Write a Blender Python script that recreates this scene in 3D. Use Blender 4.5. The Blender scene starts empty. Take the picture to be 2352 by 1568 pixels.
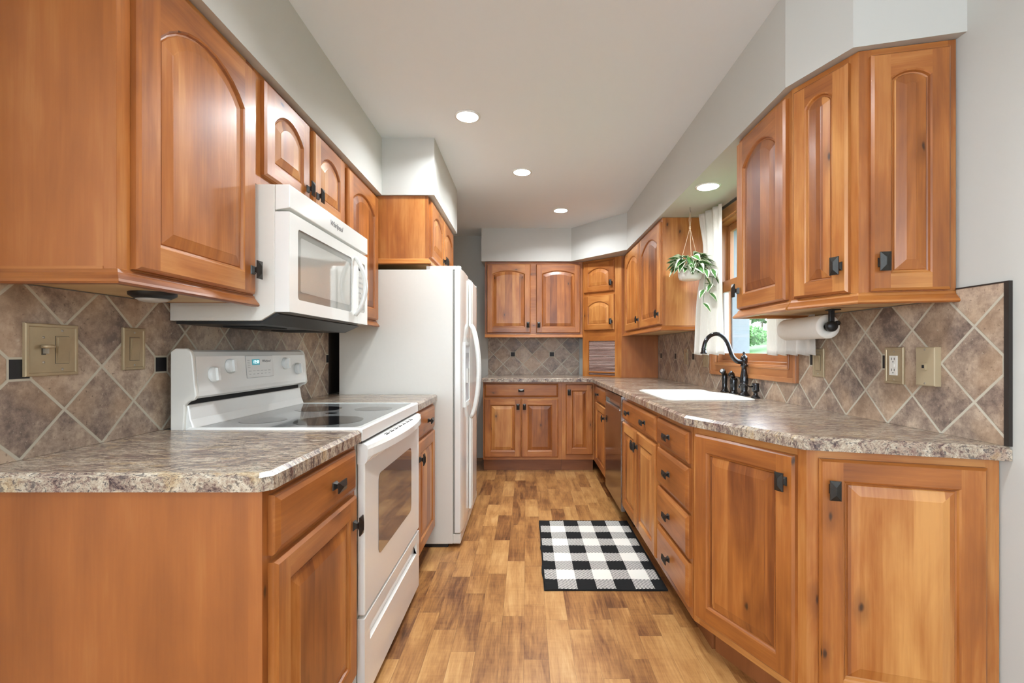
import bpy, math, random
from mathutils import Vector, Matrix
R = random.Random(7)
PI = math.pi
SC = bpy.context.scene
COL = SC.collection

# ------------------------------------------------------------------ camera, world, exposure
cd = bpy.data.cameras.new('camera'); cam = bpy.data.objects.new('camera', cd); COL.objects.link(cam)
cam.location = (0, 0, 1.165); cam.rotation_euler = (PI/2, 0, 0)
cd.sensor_width = 36; cd.lens = 1080/2352*36
cd.shift_x = -34/2352; cd.shift_y = 24/2352; cd.clip_start = .02; cd.clip_end = 300
SC.camera = cam
vs = SC.view_settings
vs.view_transform = 'Standard'; vs.look = 'None'; vs.gamma = 1.0; vs.use_curve_mapping = False
vs.exposure = 0.46
w = bpy.data.worlds.new('sky'); SC.world = w; w.use_nodes = True
bg = w.node_tree.nodes['Background']
bg.inputs[0].default_value = (.77, .89, 1.0, 1); bg.inputs[1].default_value = 6.8
SC.cycles.max_bounces = 10; SC.cycles.diffuse_bounces = 6; SC.cycles.glossy_bounces = 5
SC.cycles.transmission_bounces = 8; SC.cycles.sample_clamp_indirect = 6

XL, XR, YB, ZC, ZS = -1.184, 1.285, 5.17, 2.44, 2.10      # left wall, right wall, back wall, ceiling, soffit underside

# ------------------------------------------------------------------ material helpers
class G:
    def __init__(s, name):
        s.m = bpy.data.materials.new(name); s.m.use_nodes = True; s.t = s.m.node_tree
        s.b = s.t.nodes['Principled BSDF']; s.out = s.t.nodes['Material Output']
    def n(s, typ, **k):
        d = s.t.nodes.new(typ)
        for a, v in k.items(): setattr(d, a, v)
        return d
    def set(s, sock, v):
        if isinstance(v, bpy.types.NodeSocket): s.t.links.new(v, sock)
        else: sock.default_value = v
    def op(s, o, a, b=None, c=None):
        d = s.n('ShaderNodeMath', operation=o); s.set(d.inputs[0], a)
        if b is not None: s.set(d.inputs[1], b)
        if c is not None: s.set(d.inputs[2], c)
        return d.outputs[0]
    def sep(s, v):
        d = s.n('ShaderNodeSeparateXYZ'); s.set(d.inputs[0], v); return d.outputs
    def comb(s, x, y, z):
        d = s.n('ShaderNodeCombineXYZ')
        for i, q in enumerate((x, y, z)): s.set(d.inputs[i], q)
        return d.outputs[0]
    def coord(s, w='Object'): return s.n('ShaderNodeTexCoord').outputs[w]
    def attr(s, nm): return s.n('ShaderNodeAttribute', attribute_name=nm).outputs['Fac']
    def noise(s, vec, scale, detail=3, rough=.5, w=None, dist=0):
        d = s.n('ShaderNodeTexNoise'); 
        if w is not None: d.noise_dimensions = '4D'; s.set(d.inputs['W'], w)
        s.set(d.inputs['Vector'], vec); d.inputs['Scale'].default_value = scale
        d.inputs['Detail'].default_value = detail; d.inputs['Roughness'].default_value = rough
        d.inputs['Distortion'].default_value = dist
        return d.outputs['Fac']
    def white(s, vec):
        d = s.n('ShaderNodeTexWhiteNoise', noise_dimensions='3D'); s.set(d.inputs['Vector'], vec); return d.outputs['Value']
    def scale(s, v, sc):
        d = s.n('ShaderNodeVectorMath', operation='MULTIPLY'); s.set(d.inputs[0], v); s.set(d.inputs[1], sc); return d.outputs[0]
    def add(s, v, sc):
        d = s.n('ShaderNodeVectorMath', operation='ADD'); s.set(d.inputs[0], v); s.set(d.inputs[1], sc); return d.outputs[0]
    def ramp(s, f, stops, interp='LINEAR'):
        d = s.n('ShaderNodeValToRGB'); e = d.color_ramp.elements; d.color_ramp.interpolation = interp
        while len(e) < len(stops): e.new(.5)
        for el, (p, c) in zip(e, stops):
            el.position = p; el.color = (*c, 1) if len(c) == 3 else c
        s.set(d.inputs[0], f); return d.outputs[0]
    def mix(s, f, a, b, typ='MIX'):
        d = s.n('ShaderNodeMix', data_type='RGBA', blend_type=typ); s.set(d.inputs[0], f)
        for i, q in ((6, a), (7, b)):
            s.set(d.inputs[i], (*q, 1) if isinstance(q, tuple) and len(q) == 3 else q)
        return d.outputs[2]
    def step(s, v, lo, hi):     # smooth 0..1 between lo and hi
        d = s.n('ShaderNodeMapRange'); s.set(d.inputs[0], v); d.inputs[1].default_value = lo; d.inputs[2].default_value = hi
        d.interpolation_type = 'SMOOTHSTEP'; return d.outputs[0]
    def bump(s, h, st=.2, dist=.002):
        d = s.n('ShaderNodeBump'); d.inputs['Strength'].default_value = st; d.inputs['Distance'].default_value = dist
        s.set(d.inputs['Height'], h); s.t.links.new(d.outputs[0], s.b.inputs['Normal'])
    def done(s, color=None, rough=None, metal=None, coat=None, spec=None, **k):
        for nm, v in (('Base Color', color), ('Roughness', rough), ('Metallic', metal), ('Coat Weight', coat), ('Specular IOR Level', spec)):
            if v is None: continue
            if nm == 'Base Color' and isinstance(v, tuple) and len(v) == 3: v = (*v, 1)
            s.set(s.b.inputs[nm], v)
        for nm, v in k.items(): s.set(s.b.inputs[nm.replace('_', ' ')], v)
        return s.m

def plain(name, c, rough=.5, metal=0, coat=0, spec=.5, var=.06, scale=30, bump=0, **k):
    g = G(name); o = g.coord(); f = g.noise(o, scale, 3)
    lo = tuple(x*(1-var) for x in c); hi = tuple(min(1, x*(1+var)) for x in c)
    col = g.mix(f, lo, hi)
    if bump: g.bump(g.noise(o, scale*6, 3), bump, .001)
    return g.done(col, rough, metal, coat, spec, **k)

def wood_mat(name, lo, mid, hi, rough=.38, knots=1.0, coat=.24, amp=1.0):
    g = G(name); uv = g.n('ShaderNodeUVMap', uv_map='UVMap').outputs[0]
    tone = g.attr('tone'); pt = g.op('FRACT', tone); strip = g.op('GREATER_THAN', tone, 1.0)
    W = g.op('MULTIPLY', pt, 37.0); s = g.sep(uv); u, v = s[0], s[1]
    sv = g.op('MULTIPLY', v, 13.5); sid = g.op('FLOOR', g.op('ADD', sv, g.op('MULTIPLY', pt, 9.0)))
    swn = g.white(g.comb(sid, W, 3.0))
    W2 = g.op('ADD', W, g.op('MULTIPLY', g.op('MULTIPLY', strip, swn), 5.0))
    fig = g.noise(g.scale(uv, (2.2, 11, 1)), 1.0, 4, .55, W2, .8)
    blot = g.noise(g.scale(uv, (2.4, 5, 1)), 1.3, 2, .5, W2)
    fine = g.noise(g.scale(uv, (7, 170, 1)), 1.0, 3, .6, W)
    lines = g.noise(g.scale(uv, (1.5, 42, 1)), 1.0, 3, .6, W2)
    t = g.op('ADD', .5, g.op('MULTIPLY', g.op('SUBTRACT', fig, .5), 1.0))
    t = g.op('ADD', t, g.op('MULTIPLY', g.op('SUBTRACT', lines, .5), .45))
    t = g.op('ADD', t, g.op('MULTIPLY', g.op('SUBTRACT', blot, .5), .65))
    t = g.op('ADD', t, g.op('MULTIPLY', g.op('SUBTRACT', fine, .5), .28))
    t = g.op('ADD', t, g.op('MULTIPLY', g.op('SUBTRACT', pt, .5), .34))
    t = g.op('ADD', t, g.op('MULTIPLY', g.op('MULTIPLY', g.op('SUBTRACT', swn, .5), strip), .42))
    t = g.op('ADD', .5, g.op('MULTIPLY', g.op('SUBTRACT', t, .5), amp))
    col = g.ramp(t, [(.08, lo), (.5, mid), (.92, hi)])
    # knots: sparse dark ellipses with a swirl
    kv = g.n('ShaderNodeTexVoronoi', voronoi_dimensions='2D'); kv.inputs['Scale'].default_value = 1.0
    wob = g.noise(g.scale(uv, (18, 40, 1)), 1, 2)
    kvec = g.add(g.add(g.scale(uv, (2.6, 6.5, 1)), g.comb(W, W, 0)), g.comb(0, g.op('MULTIPLY', wob, .12), 0))
    g.set(kv.inputs['Vector'], kvec)
    rnd = g.sep(kv.outputs['Color'])[0]
    sel = g.op('GREATER_THAN', rnd, 1-.24*knots)
    dk = kv.outputs['Distance']
    core = g.op('MULTIPLY', g.op('SUBTRACT', 1.0, g.step(dk, .012, .05)), sel)
    halo = g.op('MULTIPLY', g.op('SUBTRACT', 1.0, g.step(dk, .03, .20)), sel)
    col = g.mix(g.op('MULTIPLY', halo, .45), col, tuple(x*.62 for x in lo))
    col = g.mix(g.op('MULTIPLY', core, .9), col, (.035, .014, .007))
    g.bump(fine, .05, .0006)
    return g.done(col, rough, 0, coat, .5, Coat_Roughness=.22)

M = {}
M['wood'] = wood_mat('knotty_alder', (.165, .043, .008), (.375, .122, .023), (.60, .280, .080))
M['wood_veneer'] = wood_mat('alder_veneer_panel', (.17, .046, .009), (.345, .108, .022), (.53, .23, .065), .4, 0, .2, .55)
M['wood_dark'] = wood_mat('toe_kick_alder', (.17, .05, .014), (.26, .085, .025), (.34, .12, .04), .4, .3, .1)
M['wood_window'] = wood_mat('window_wood', (.25, .08, .025), (.42, .165, .055), (.55, .25, .09), .35, 0)
M['wood_plain'] = wood_mat('cabinet_underside_ply', (.50, .33, .15), (.64, .45, .23), (.75, .57, .32), .5, .2, 0)
M['tambour'] = wood_mat('greyish_tambour_wood', (.16, .085, .065), (.36, .235, .20), (.55, .44, .40), .3, .1)  # greyer than the cabinet alder
def paint(name, c, rough=.75):
    g = G(name); o = g.coord(); f = g.noise(o, 1.5, 2)
    g.bump(g.noise(o, 90, 4), .12, .0012)
    return g.done(g.mix(f, tuple(x*.985 for x in c), tuple(x*1.015 for x in c)), rough, spec=.3)
M['wall'] = paint('wall_paint_warm_white', (.545, .54, .50))
M['ceiling'] = paint('ceiling_paint', (.79, .835, .86))
M['enamel'] = plain('white_enamel', (.80, .80, .765), .18, coat=.5, var=.01)
M['enamel_side'] = plain('white_textured_steel', (.72, .70, .64), .32, var=.015, bump=.05, scale=60)
M['plastic'] = plain('white_plastic', (.80, .80, .77), .3, var=.01)
M['cream'] = plain('cream_plastic', (.42, .335, .21), .35, var=.02)
M['black'] = plain('black_plastic', (.012, .012, .013), .4, var=.1)
M['bronze'] = plain('dark_pewter_knob', (.05, .047, .043), .34, .75, var=.35, scale=60)
M['faucet'] = plain('oil_rubbed_faucet', (.012, .012, .014), .16, .6, coat=.7, var=.3)
M['brassplate'] = plain('antique_tan_plate', (.40, .31, .19), .32, .35, var=.16, scale=25)
M['screw'] = plain('screw_metal', (.45, .42, .36), .3, .8)
M['slate'] = plain('switch_slot', (.06, .05, .035), .5)
M['steel'] = plain('dark_stainless', (.23, .19, .16), .14, 1, var=.05)
M['steel_edge'] = plain('bright_steel', (.6, .6, .6), .25, 1)
M['sink'] = plain('white_sink', (.86, .85, .79), .16, coat=.4, var=.01)
M['outlet'] = plain('outlet_white', (.82, .81, .75), .3, var=.01)
M['paper'] = plain('paper_towel', (.80, .76, .69), .9, var=.03, scale=120, bump=.3)
M['rope'] = plain('jute_rope', (.50, .36, .24), .9, var=.3, scale=200)
M['ceramic'] = plain('white_pot', (.75, .73, .67), .3, coat=.3)
M['soil'] = plain('soil', (.03, .02, .012), .95)
M['vinyl'] = plain('white_vinyl', (.74, .77, .82), .35, var=.02)
M['screen'] = plain('grey_window_screen_frame', (.24, .265, .30), .5)
M['gasket'] = plain('grey_gasket', (.30, .295, .27), .6)
M['trim_and_shade'] = plain('dark_trim_and_gap_shade', (.022, .016, .013), .5)
M['gap'] = plain('dark_slot', (.01, .01, .01), .8)
M['greyprint'] = plain('grey_print', (.33, .33, .33), .5)
M['chrome'] = plain('chrome', (.35, .35, .37), .2, 1)
M['mesh_glass'] = plain('microwave_window_glass', (.23, .225, .20), .05, coat=1, spec=.9, var=.05, scale=300)
M['mesh_glass_in'] = plain('microwave_window_screen', (.42, .41, .37), .06, coat=1, spec=.9, var=.08, scale=500)
M['oven_glass'] = plain('oven_window_glass', (.16, .155, .15), .05, coat=1, spec=.8, var=.05)
M['foil'] = plain('dispenser_grey', (.50, .51, .52), .3)
M['stone'] = plain('pale_rock', (.55, .53, .50), .9, var=.3, scale=3)
def emis(name, c, st):
    g = G(name); g.set(g.b.inputs['Emission Color'], (*c, 1)); g.set(g.b.inputs['Emission Strength'], st); return g.done(c, .5)
M['lamp'] = emis('led_lens', (1, 1, 1), 10)
M['lcd'] = emis('lcd_teal', (.05, .30, .36), .35)
M['lcd_digit'] = emis('lcd_digits', (.75, 1, 1), 1.0)
M['puck'] = plain('puck_lens', (.50, .47, .43), .4)

def glass_mat():
    g = G('window_glass'); tr = g.n('ShaderNodeBsdfTransparent'); gl = g.n('ShaderNodeBsdfGlossy'); gl.inputs['Roughness'].default_value = .02
    fr = g.n('ShaderNodeLayerWeight'); mx = g.n('ShaderNodeMixShader')
    g.set(mx.inputs[0], g.op('ADD', .03, g.op('MULTIPLY', g.op('POWER', fr.outputs['Facing'], 5.0), .6))); g.t.links.new(tr.outputs[0], mx.inputs[1]); g.t.links.new(gl.outputs[0], mx.inputs[2])
    g.t.links.new(mx.outputs[0], g.out.inputs['Surface']); return g.m
M['glass'] = glass_mat()

def cook_glass():
    g = G('speckled_cooktop_glass'); o = g.coord()
    sp = g.noise(o, 330, 2, .7); f = g.step(sp, .42, .62)
    col = g.mix(f, (.07, .075, .078), (.34, .345, .335))
    return g.done(col, .10, 0, .35, .45)
M['cooktop'] = cook_glass()
def burner():
    g = G('burner_ring_glass'); o = g.coord(); f = g.step(g.noise(o, 420, 2, .7), .6, .7)
    return g.done(g.mix(f, (.010, .010, .011), (.09, .09, .09)), .10, 0, .35, .45)
M['burner'] = burner()

def floor_mat():
    g = G('laminate_plank_floor'); o = g.coord(); s = g.sep(o); W = .0945; L = .47
    cx = g.op('DIVIDE', g.op('ADD', s[0], 5.02), W); row = g.op('FLOOR', cx)
    off = g.white(g.comb(row, 1.5, 0)); 
    cy = g.op('ADD', g.op('MULTIPLY', s[1], g.op('ADD', 1.75, g.op('MULTIPLY', g.white(g.comb(row, 4.5, 3)), 1.1))), g.op('MULTIPLY', off, 7.0)); 
    wob = g.op('MULTIPLY', g.white(g.comb(row, g.op('FLOOR', g.op('MULTIPLY', cy, .5)), 9)), 0.0)
    idx = g.op('FLOOR', g.op('ADD', cy, wob)); rnd = g.white(g.comb(row, idx, 2.0)); rnd2 = g.white(g.comb(row, idx, 7.0))
    v = g.add(g.scale(o, (1, 1, 1)), g.comb(g.op('MULTIPLY', rnd, 13), g.op('MULTIPLY', rnd2, 17), 0))
    fig = g.noise(g.scale(v, (16, 2.2, 1)), 1, 4, .6, None, 1.2); fine = g.noise(g.scale(v, (150, 9, 1)), 1, 3, .65)
    cross = g.noise(g.scale(v, (9, 60, 1)), 1, 3, .6); blot = g.noise(g.scale(v, (7, 4, 1)), 1, 3, .5)
    t = g.op('ADD', .52, g.op('MULTIPLY', g.op('SUBTRACT', fig, .5), .9))
    t = g.op('ADD', t, g.op('MULTIPLY', g.op('SUBTRACT', fine, .5), .55))
    t = g.op('ADD', t, g.op('MULTIPLY', g.op('SUBTRACT', cross, .5), .22))
    t = g.op('ADD', t, g.op('MULTIPLY', g.op('SUBTRACT', blot, .5), .6))
    t = g.op('ADD', t, g.op('MULTIPLY', g.op('SUBTRACT', rnd, .5), .42))
    col = g.ramp(t, [(.05, (.070, .024, .008)), (.28, (.185, .072, .023)), (.52, (.36, .165, .050)), (.76, (.50, .265, .092)), (1, (.60, .36, .15))])
    fx = g.op('ABSOLUTE', g.op('SUBTRACT', g.op('FRACT', cx), .5)); fy = g.op('ABSOLUTE', g.op('SUBTRACT', g.op('FRACT', cy), .5))
    e = g.op('MAXIMUM', g.step(fx, .488, .497), g.step(fy, .4965, .4995))
    col = g.mix(g.op('MULTIPLY', e, .45), col, (.06, .025, .01))
    g.bump(g.op('SUBTRACT', fine, e), .12, .001)
    return g.done(col, .36, 0, .12, .4)
M['floor'] = floor_mat()

def counter_mat():
    g = G('granite_look_laminate'); o = g.coord(); s = g.sep(o)
    q = g.scale(o, (1, 2.7, 1.15))
    a = g.noise(q, 26, 6, .75, None, .8); b = g.noise(g.add(q, (7, 3, 1)), 75, 5, .8, None, .6); c = g.noise(g.add(q, (2, 9, 4)), 5.0, 3, .6)
    d = g.noise(g.add(q, (12, 2, 4)), 95, 3, .7)
    t = g.op('ADD', g.op('MULTIPLY', a, .48), g.op('ADD', g.op('MULTIPLY', b, .42), g.op('MULTIPLY', c, .20)))
    col = g.ramp(t, [(.42, (.022, .016, .020)), (.475, (.115, .072, .064)), (.52, (.27, .19, .15)), (.56, (.43, .345, .255)), (.62, (.58, .50, .39)), (.70, (.68, .62, .52))])
    mv = g.step(g.noise(g.add(q, (31, 5, 2)), 9, 4, .6), .56, .66)
    col = g.mix(g.op('MULTIPLY', mv, .38), col, (.24, .12, .095))
    yl = g.step(g.noise(g.add(q, (3, 15, 22)), 12, 4, .6), .56, .66)
    col = g.mix(g.op('MULTIPLY', yl, .35), col, (.58, .41, .19))
    dk = g.op('MAXIMUM', g.step(b, .55, .59), g.op('MULTIPLY', g.step(g.noise(g.add(q, (5, 1, 8)), 38, 4, .75), .555, .61), .8)); dk2 = g.step(d, .60, .66)
    col = g.mix(g.op('MULTIPLY', g.op('MAXIMUM', dk, g.op('MULTIPLY', dk2, .5)), .85), col, (.035, .026, .034))
    return g.done(col, .24, 0, .15, .5)
M['counter'] = counter_mat()

def tile_mat(name, ax, a, u0, z0, phase):
    # 15 cm tiles set on the diagonal, clipped round small black inserts every fourth node
    g = G(name); o = g.coord(); s = g.sep(o)
    u = g.op('DIVIDE', g.op('SUBTRACT', s[ax], u0), a); v = g.op('DIVIDE', g.op('SUBTRACT', s[2], z0), a)
    p = g.op('MULTIPLY', g.op('ADD', u, v), .5); q = g.op('MULTIPLY', g.op('SUBTRACT', u, v), .5)
    rp = g.op('ABSOLUTE', g.op('SUBTRACT', p, g.op('ROUND', p))); rq = g.op('ABSOLUTE', g.op('SUBTRACT', q, g.op('ROUND', q)))
    gl = g.op('MINIMUM', rp, rq)                       # in tile sides
    grout = g.op('SUBTRACT', 1.0, g.step(gl, .017, .030))
    du = g.op('SUBTRACT', g.op('MODULO', g.op('ADD', g.op('SUBTRACT', u, phase), 402.0), 4.0), 2.0)
    dv = g.op('SUBTRACT', v, 2.0)
    cheb = g.op('MAXIMUM', g.op('ABSOLUTE', du), g.op('ABSOLUTE', dv))
    ins = g.op('SUBTRACT', 1.0, g.step(cheb, .205, .222)); ring = g.op('SUBTRACT', 1.0, g.step(cheb, .258, .272))
    idn = g.comb(g.op('FLOOR', p), g.op('FLOOR', q), 1.0); rn = g.white(idn)
    off = g.add(o, g.scale(g.comb(rn, rn, rn), (9, 5, 7)))
    n1 = g.noise(off, 11, 6, .7); n2 = g.noise(off, 48, 5, .75); n3 = g.noise(g.add(off, (4, 4, 4)), 5, 2)
    t = g.op('ADD', g.op('MULTIPLY', n1, .65), g.op('ADD', g.op('MULTIPLY', n2, .35), g.op('MULTIPLY', g.op('SUBTRACT', rn, .5), .10)))
    col = g.ramp(t, [(.38, (.15, .105, .085)), (.46, (.27, .195, .150)), (.53, (.39, .29, .215)), (.63, (.56, .44, .33))])
    col = g.mix(g.op('MULTIPLY', g.step(n3, .45, .65), .40), col, (.43, .27, .15))
    pit = g.step(g.noise(g.add(off, (1, 8, 3)), 120, 3, .6), .64, .70)
    col = g.mix(g.op('MULTIPLY', pit, .6), col, (.09, .055, .035))
    fle = g.step(g.noise(g.add(off, (6, 2, 9)), 75, 3, .6), .66, .72)
    col = g.mix(g.op('MULTIPLY', fle, .5), col, (.60, .50, .39))
    gm = g.op('MAXIMUM', grout, ring)
    col = g.mix(gm, col, (.52, .48, .385)); col = g.mix(ins, col, (.010, .010, .012))
    rough = g.op('SUBTRACT', g.op('ADD', .42, g.op('MULTIPLY', gm, .4)), g.op('MULTIPLY', ins, .25))
    h = g.op('ADD', g.op('MULTIPLY', gm, -1.0), g.op('ADD', g.op('MULTIPLY', n2, .25), g.op('MULTIPLY', ins, 1.2)))
    g.bump(h, .35, .002)
    return g.done(col, rough, 0, 0, .5)
M['tile_left'] = tile_mat('travertine_look_tile_left', 1, .1055, 1.300, .914, 2.0)
M['tile_back'] = tile_mat('travertine_look_tile_back', 0, .1068, -.153, .925, 0.0)
M['tile_right_near'] = tile_mat('travertine_look_tile_right', 1, .1078, 1.448, .914, 2.0)
M['tile_right_far'] = tile_mat('travertine_look_tile_sink', 1, .1078, 1.448, .914, 0.0)

def rug_mat():
    g = G('buffalo_check_weave'); o = g.coord(); s = g.sep(o)
    cu = g.op('DIVIDE', g.op('ADD', s[0], .0235), .0945); cv = g.op('DIVIDE', s[1], .1045)
    ku = g.op('MODULO', g.op('FLOOR', cu), 2.0); kv = g.op('MODULO', g.op('FLOOR', g.op('ADD', cv, 0)), 2.0)
    sm = g.op('ADD', ku, kv)
    tw = g.op('GREATER_THAN', g.op('SINE', g.op('MULTIPLY', g.op('SUBTRACT', s[1], g.op('MULTIPLY', s[0], .55)), 2*PI/.0105)), 0.0)
    fa = g.op('MULTIPLY', g.op('COMPARE', sm, 1.0, .2), tw); wt = g.op('GREATER_THAN', sm, 1.5)
    k = g.op('MAXIMUM', fa, wt)
    edge = g.op('MAXIMUM', g.op('GREATER_THAN', g.op('ABSOLUTE', g.op('SUBTRACT', s[0], .30)), .292), g.op('GREATER_THAN', g.op('ABSOLUTE', g.op('SUBTRACT', s[1], .47)), .463))
    k = g.op('MULTIPLY', k, g.op('SUBTRACT', 1.0, edge))
    n = g.noise(o, 500, 2)
    g.bump(n, .5, .001)
    return g.done(g.mix(k, (.018, .018, .018), (.78, .755, .69)), .95, spec=.1)
M['rug'] = rug_mat()
def fabric():
    g = G('white_curtain_linen'); o = g.coord(); df = g.n('ShaderNodeBsdfDiffuse'); tl = g.n('ShaderNodeBsdfTranslucent'); mx = g.n('ShaderNodeMixShader')
    c = g.mix(g.noise(g.scale(o, (1, 1, .2)), 260, 2), (.74, .71, .66), (.84, .81, .76))
    g.set(df.inputs[0], c); g.set(tl.inputs[0], c); mx.inputs[0].default_value = .38
    g.t.links.new(df.outputs[0], mx.inputs[1]); g.t.links.new(tl.outputs[0], mx.inputs[2]); g.t.links.new(mx.outputs[0], g.out.inputs['Surface']); return g.m
M['fabric'] = fabric()
def leaf():
    g = G('variegated_leaf'); uv = g.n('ShaderNodeUVMap', uv_map='UVMap').outputs[0]; s = g.sep(uv)
    e = g.op('ABSOLUTE', s[1]); nz = g.noise(g.coord(), 90, 2); k = g.step(g.op('ADD', e, g.op('MULTIPLY', g.op('SUBTRACT', nz, .5), .6)), .50, .66)
    gr = g.mix(nz, (.020, .075, .018), (.085, .23, .045))
    return g.done(g.mix(k, gr, (.66, .70, .52)), .4, 0, .1, .5)
M['leaf'] = leaf()
M['grass'] = plain('lawn', (.085, .21, .055), .95, var=.35, scale=1.2)
M['tree_leaf'] = plain('tree_leaves', (.08, .20, .05), .8, var=.6, scale=2.5)
M['bark'] = plain('bark', (.12, .08, .05), .9)

# ------------------------------------------------------------------ mesh helpers
V = Vector
class MB:
    def __init__(s, mats): s.v = []; s.f = []; s.uv = []; s.mi = []; s.tone = []; s.mats = mats if isinstance(mats, (list, tuple)) else [mats]; s.sm = []
    def face(s, pts, g=(0, 0, 1), tone=0.5, mi=0, uv=None, smooth=False):
        pts = [V(p) for p in pts]; i = len(s.v); s.v += pts; s.f.append(list(range(i, i+len(pts)))); s.mi.append(mi); s.tone.append(tone); s.sm.append(smooth)
        if uv is None:
            n = (pts[1]-pts[0]).cross(pts[2]-pts[1])
            if n.length < 1e-12 and len(pts) > 3: n = (pts[2]-pts[0]).cross(pts[3]-pts[0])
            n = n.normalized() if n.length > 0 else V((0, 0, 1)); gv = V(g).normalized()
            c = n.cross(gv)
            if c.length < .1: c = V((0, 0, 1)).cross(n); c = c if c.length > .1 else V((1, 0, 0)); gv = n.cross(c)
            c.normalize(); 
            if c.x + c.y + c.z < 0: c = -c
            uv = [(p.dot(gv), p.dot(c)) for p in pts]
        s.uv.append(uv)
    def box(s, x0, x1, y0, y1, z0, z1, g=(0, 0, 1), tone=None, mi=0):
        if tone is None: tone = R.random()*.99
        if x0 > x1: x0, x1 = x1, x0
        if y0 > y1: y0, y1 = y1, y0
        P = lambda a, b, c: (x1 if a else x0, y1 if b else y0, z1 if c else z0)
        for q in (((0,0,0),(0,1,0),(1,1,0),(1,0,0)), ((0,0,1),(1,0,1),(1,1,1),(0,1,1)), ((0,0,0),(1,0,0),(1,0,1),(0,0,1)),
                  ((1,1,0),(0,1,0),(0,1,1),(1,1,1)), ((0,1,0),(0,0,0),(0,0,1),(0,1,1)), ((1,0,0),(1,1,0),(1,1,1),(1,0,1))):
            s.face([P(*k) for k in q], g, tone, mi)
    def rings(s, loops, g=(0, 0, 1), tone=.5, mi=0, close=True, cap0=False, cap1=False, smooth=False):
        n = len(loops[0])
        for A, B in zip(loops, loops[1:]):
            for k in range(n if close else n-1):
                j = (k+1) % n; s.face([A[k], A[j], B[j], B[k]], g, tone, mi, smooth=smooth)
        if cap0: s.face(list(reversed(loops[0])), g, tone, mi)
        if cap1: s.face(loops[-1], g, tone, mi)
    def prism(s, poly, z0, z1, g=(0, 0, 1), tone=None, mi=0):
        if tone is None: tone = R.random()*.99
        s.rings([[(x, y, z0) for x, y in poly], [(x, y, z1) for x, y in poly]], g, tone, mi, True, True, True)
    def lathe(s, prof, c=(0, 0, 0), seg=24, mi=0, axis=2, smooth=True, cap=True):
        L = []
        for r, h in prof:
            ring = []
            for k in range(seg):
                a = 2*PI*k/seg; p = [r*math.cos(a), r*math.sin(a)]
                q = {2: (p[0], p[1], h), 1: (p[0], h, -p[1]), 0: (h, p[0], p[1])}[axis]
                ring.append((q[0]+c[0], q[1]+c[1], q[2]+c[2]))
            L.append(ring)
        s.rings(L, mi=mi, cap0=cap and prof[0][0] > 1e-5, cap1=cap and prof[-1][0] > 1e-5, smooth=smooth)
    def tube(s, pts, r, seg=12, mi=0, cap=True, flat=1.0):
        pts = [V(p) for p in pts]; rr = r if isinstance(r, (list, tuple)) else [r]*len(pts); L = []; up = V((0, 0, 1))
        t0 = (pts[1]-pts[0]).normalized(); a = up.cross(t0)
        if a.length < .1: a = V((1, 0, 0)).cross(t0)
        a.normalize()
        for i, p in enumerate(pts):
            t = (pts[min(i+1, len(pts)-1)]-pts[max(i-1, 0)]).normalized(); a = (a-t*a.dot(t)).normalized(); b = t.cross(a)
            L.append([p+(a*math.cos(2*PI*k/seg)*flat+b*math.sin(2*PI*k/seg))*rr[i] for k in range(seg)])
        s.rings(L, mi=mi, cap0=cap, cap1=cap, smooth=True)
    def build(s, name, parent=None, loc=None, rot=None, weld=False, bevel=0, seg=2):
        me = bpy.data.meshes.new(name); me.from_pydata([tuple(p) for p in s.v], [], s.f)
        ul = me.uv_layers.new(name='UVMap'); k = 0; flat = [c for f in s.uv for q in f for c in q]; ul.data.foreach_set('uv', flat)
        at = me.attributes.new('tone', 'FLOAT', 'FACE'); at.data.foreach_set('value', s.tone)
        for m in s.mats: me.materials.append(M[m])
        me.polygons.foreach_set('material_index', s.mi); me.polygons.foreach_set('use_smooth', s.sm)
        o = bpy.data.objects.new(name, me); COL.objects.link(o)
        if parent: o.parent = parent
        if loc is not None: o.location = loc
        if rot is not None: o.rotation_euler = rot
        if weld or bevel or any(s.sm):
            import bmesh
            b = bmesh.new(); b.from_mesh(me); bmesh.ops.remove_doubles(b, verts=b.verts, dist=1e-5)
            bmesh.ops.recalc_face_normals(b, faces=b.faces); b.to_mesh(me); b.free()
        if bevel:
            m = o.modifiers.new('bevel', 'BEVEL'); m.width = bevel; m.segments = seg; m.limit_method = 'ANGLE'; m.angle_limit = .6
        me.update(); return o

def tag(o, label=None, cat=None, group=None, kind=None):
    if label: o['label'] = label
    if cat: o['category'] = cat
    if group: o['group'] = group
    if kind: o['kind'] = kind
    return o
def empty(name, loc, rz=0, label=None, cat=None, group=None):
    o = bpy.data.objects.new(name, None); COL.objects.link(o); o.location = loc; o.rotation_euler = (0, 0, rz); o.empty_display_size = .05
    return tag(o, label, cat, group)
def copy_tree(o, parent=None):
    c = o.copy(); COL.objects.link(c)
    if parent: c.parent = parent
    for ch in list(o.children): copy_tree(ch, c)
    return c
def struct(mb, name, **k): return tag(mb.build(name, **k), kind='structure')

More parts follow.
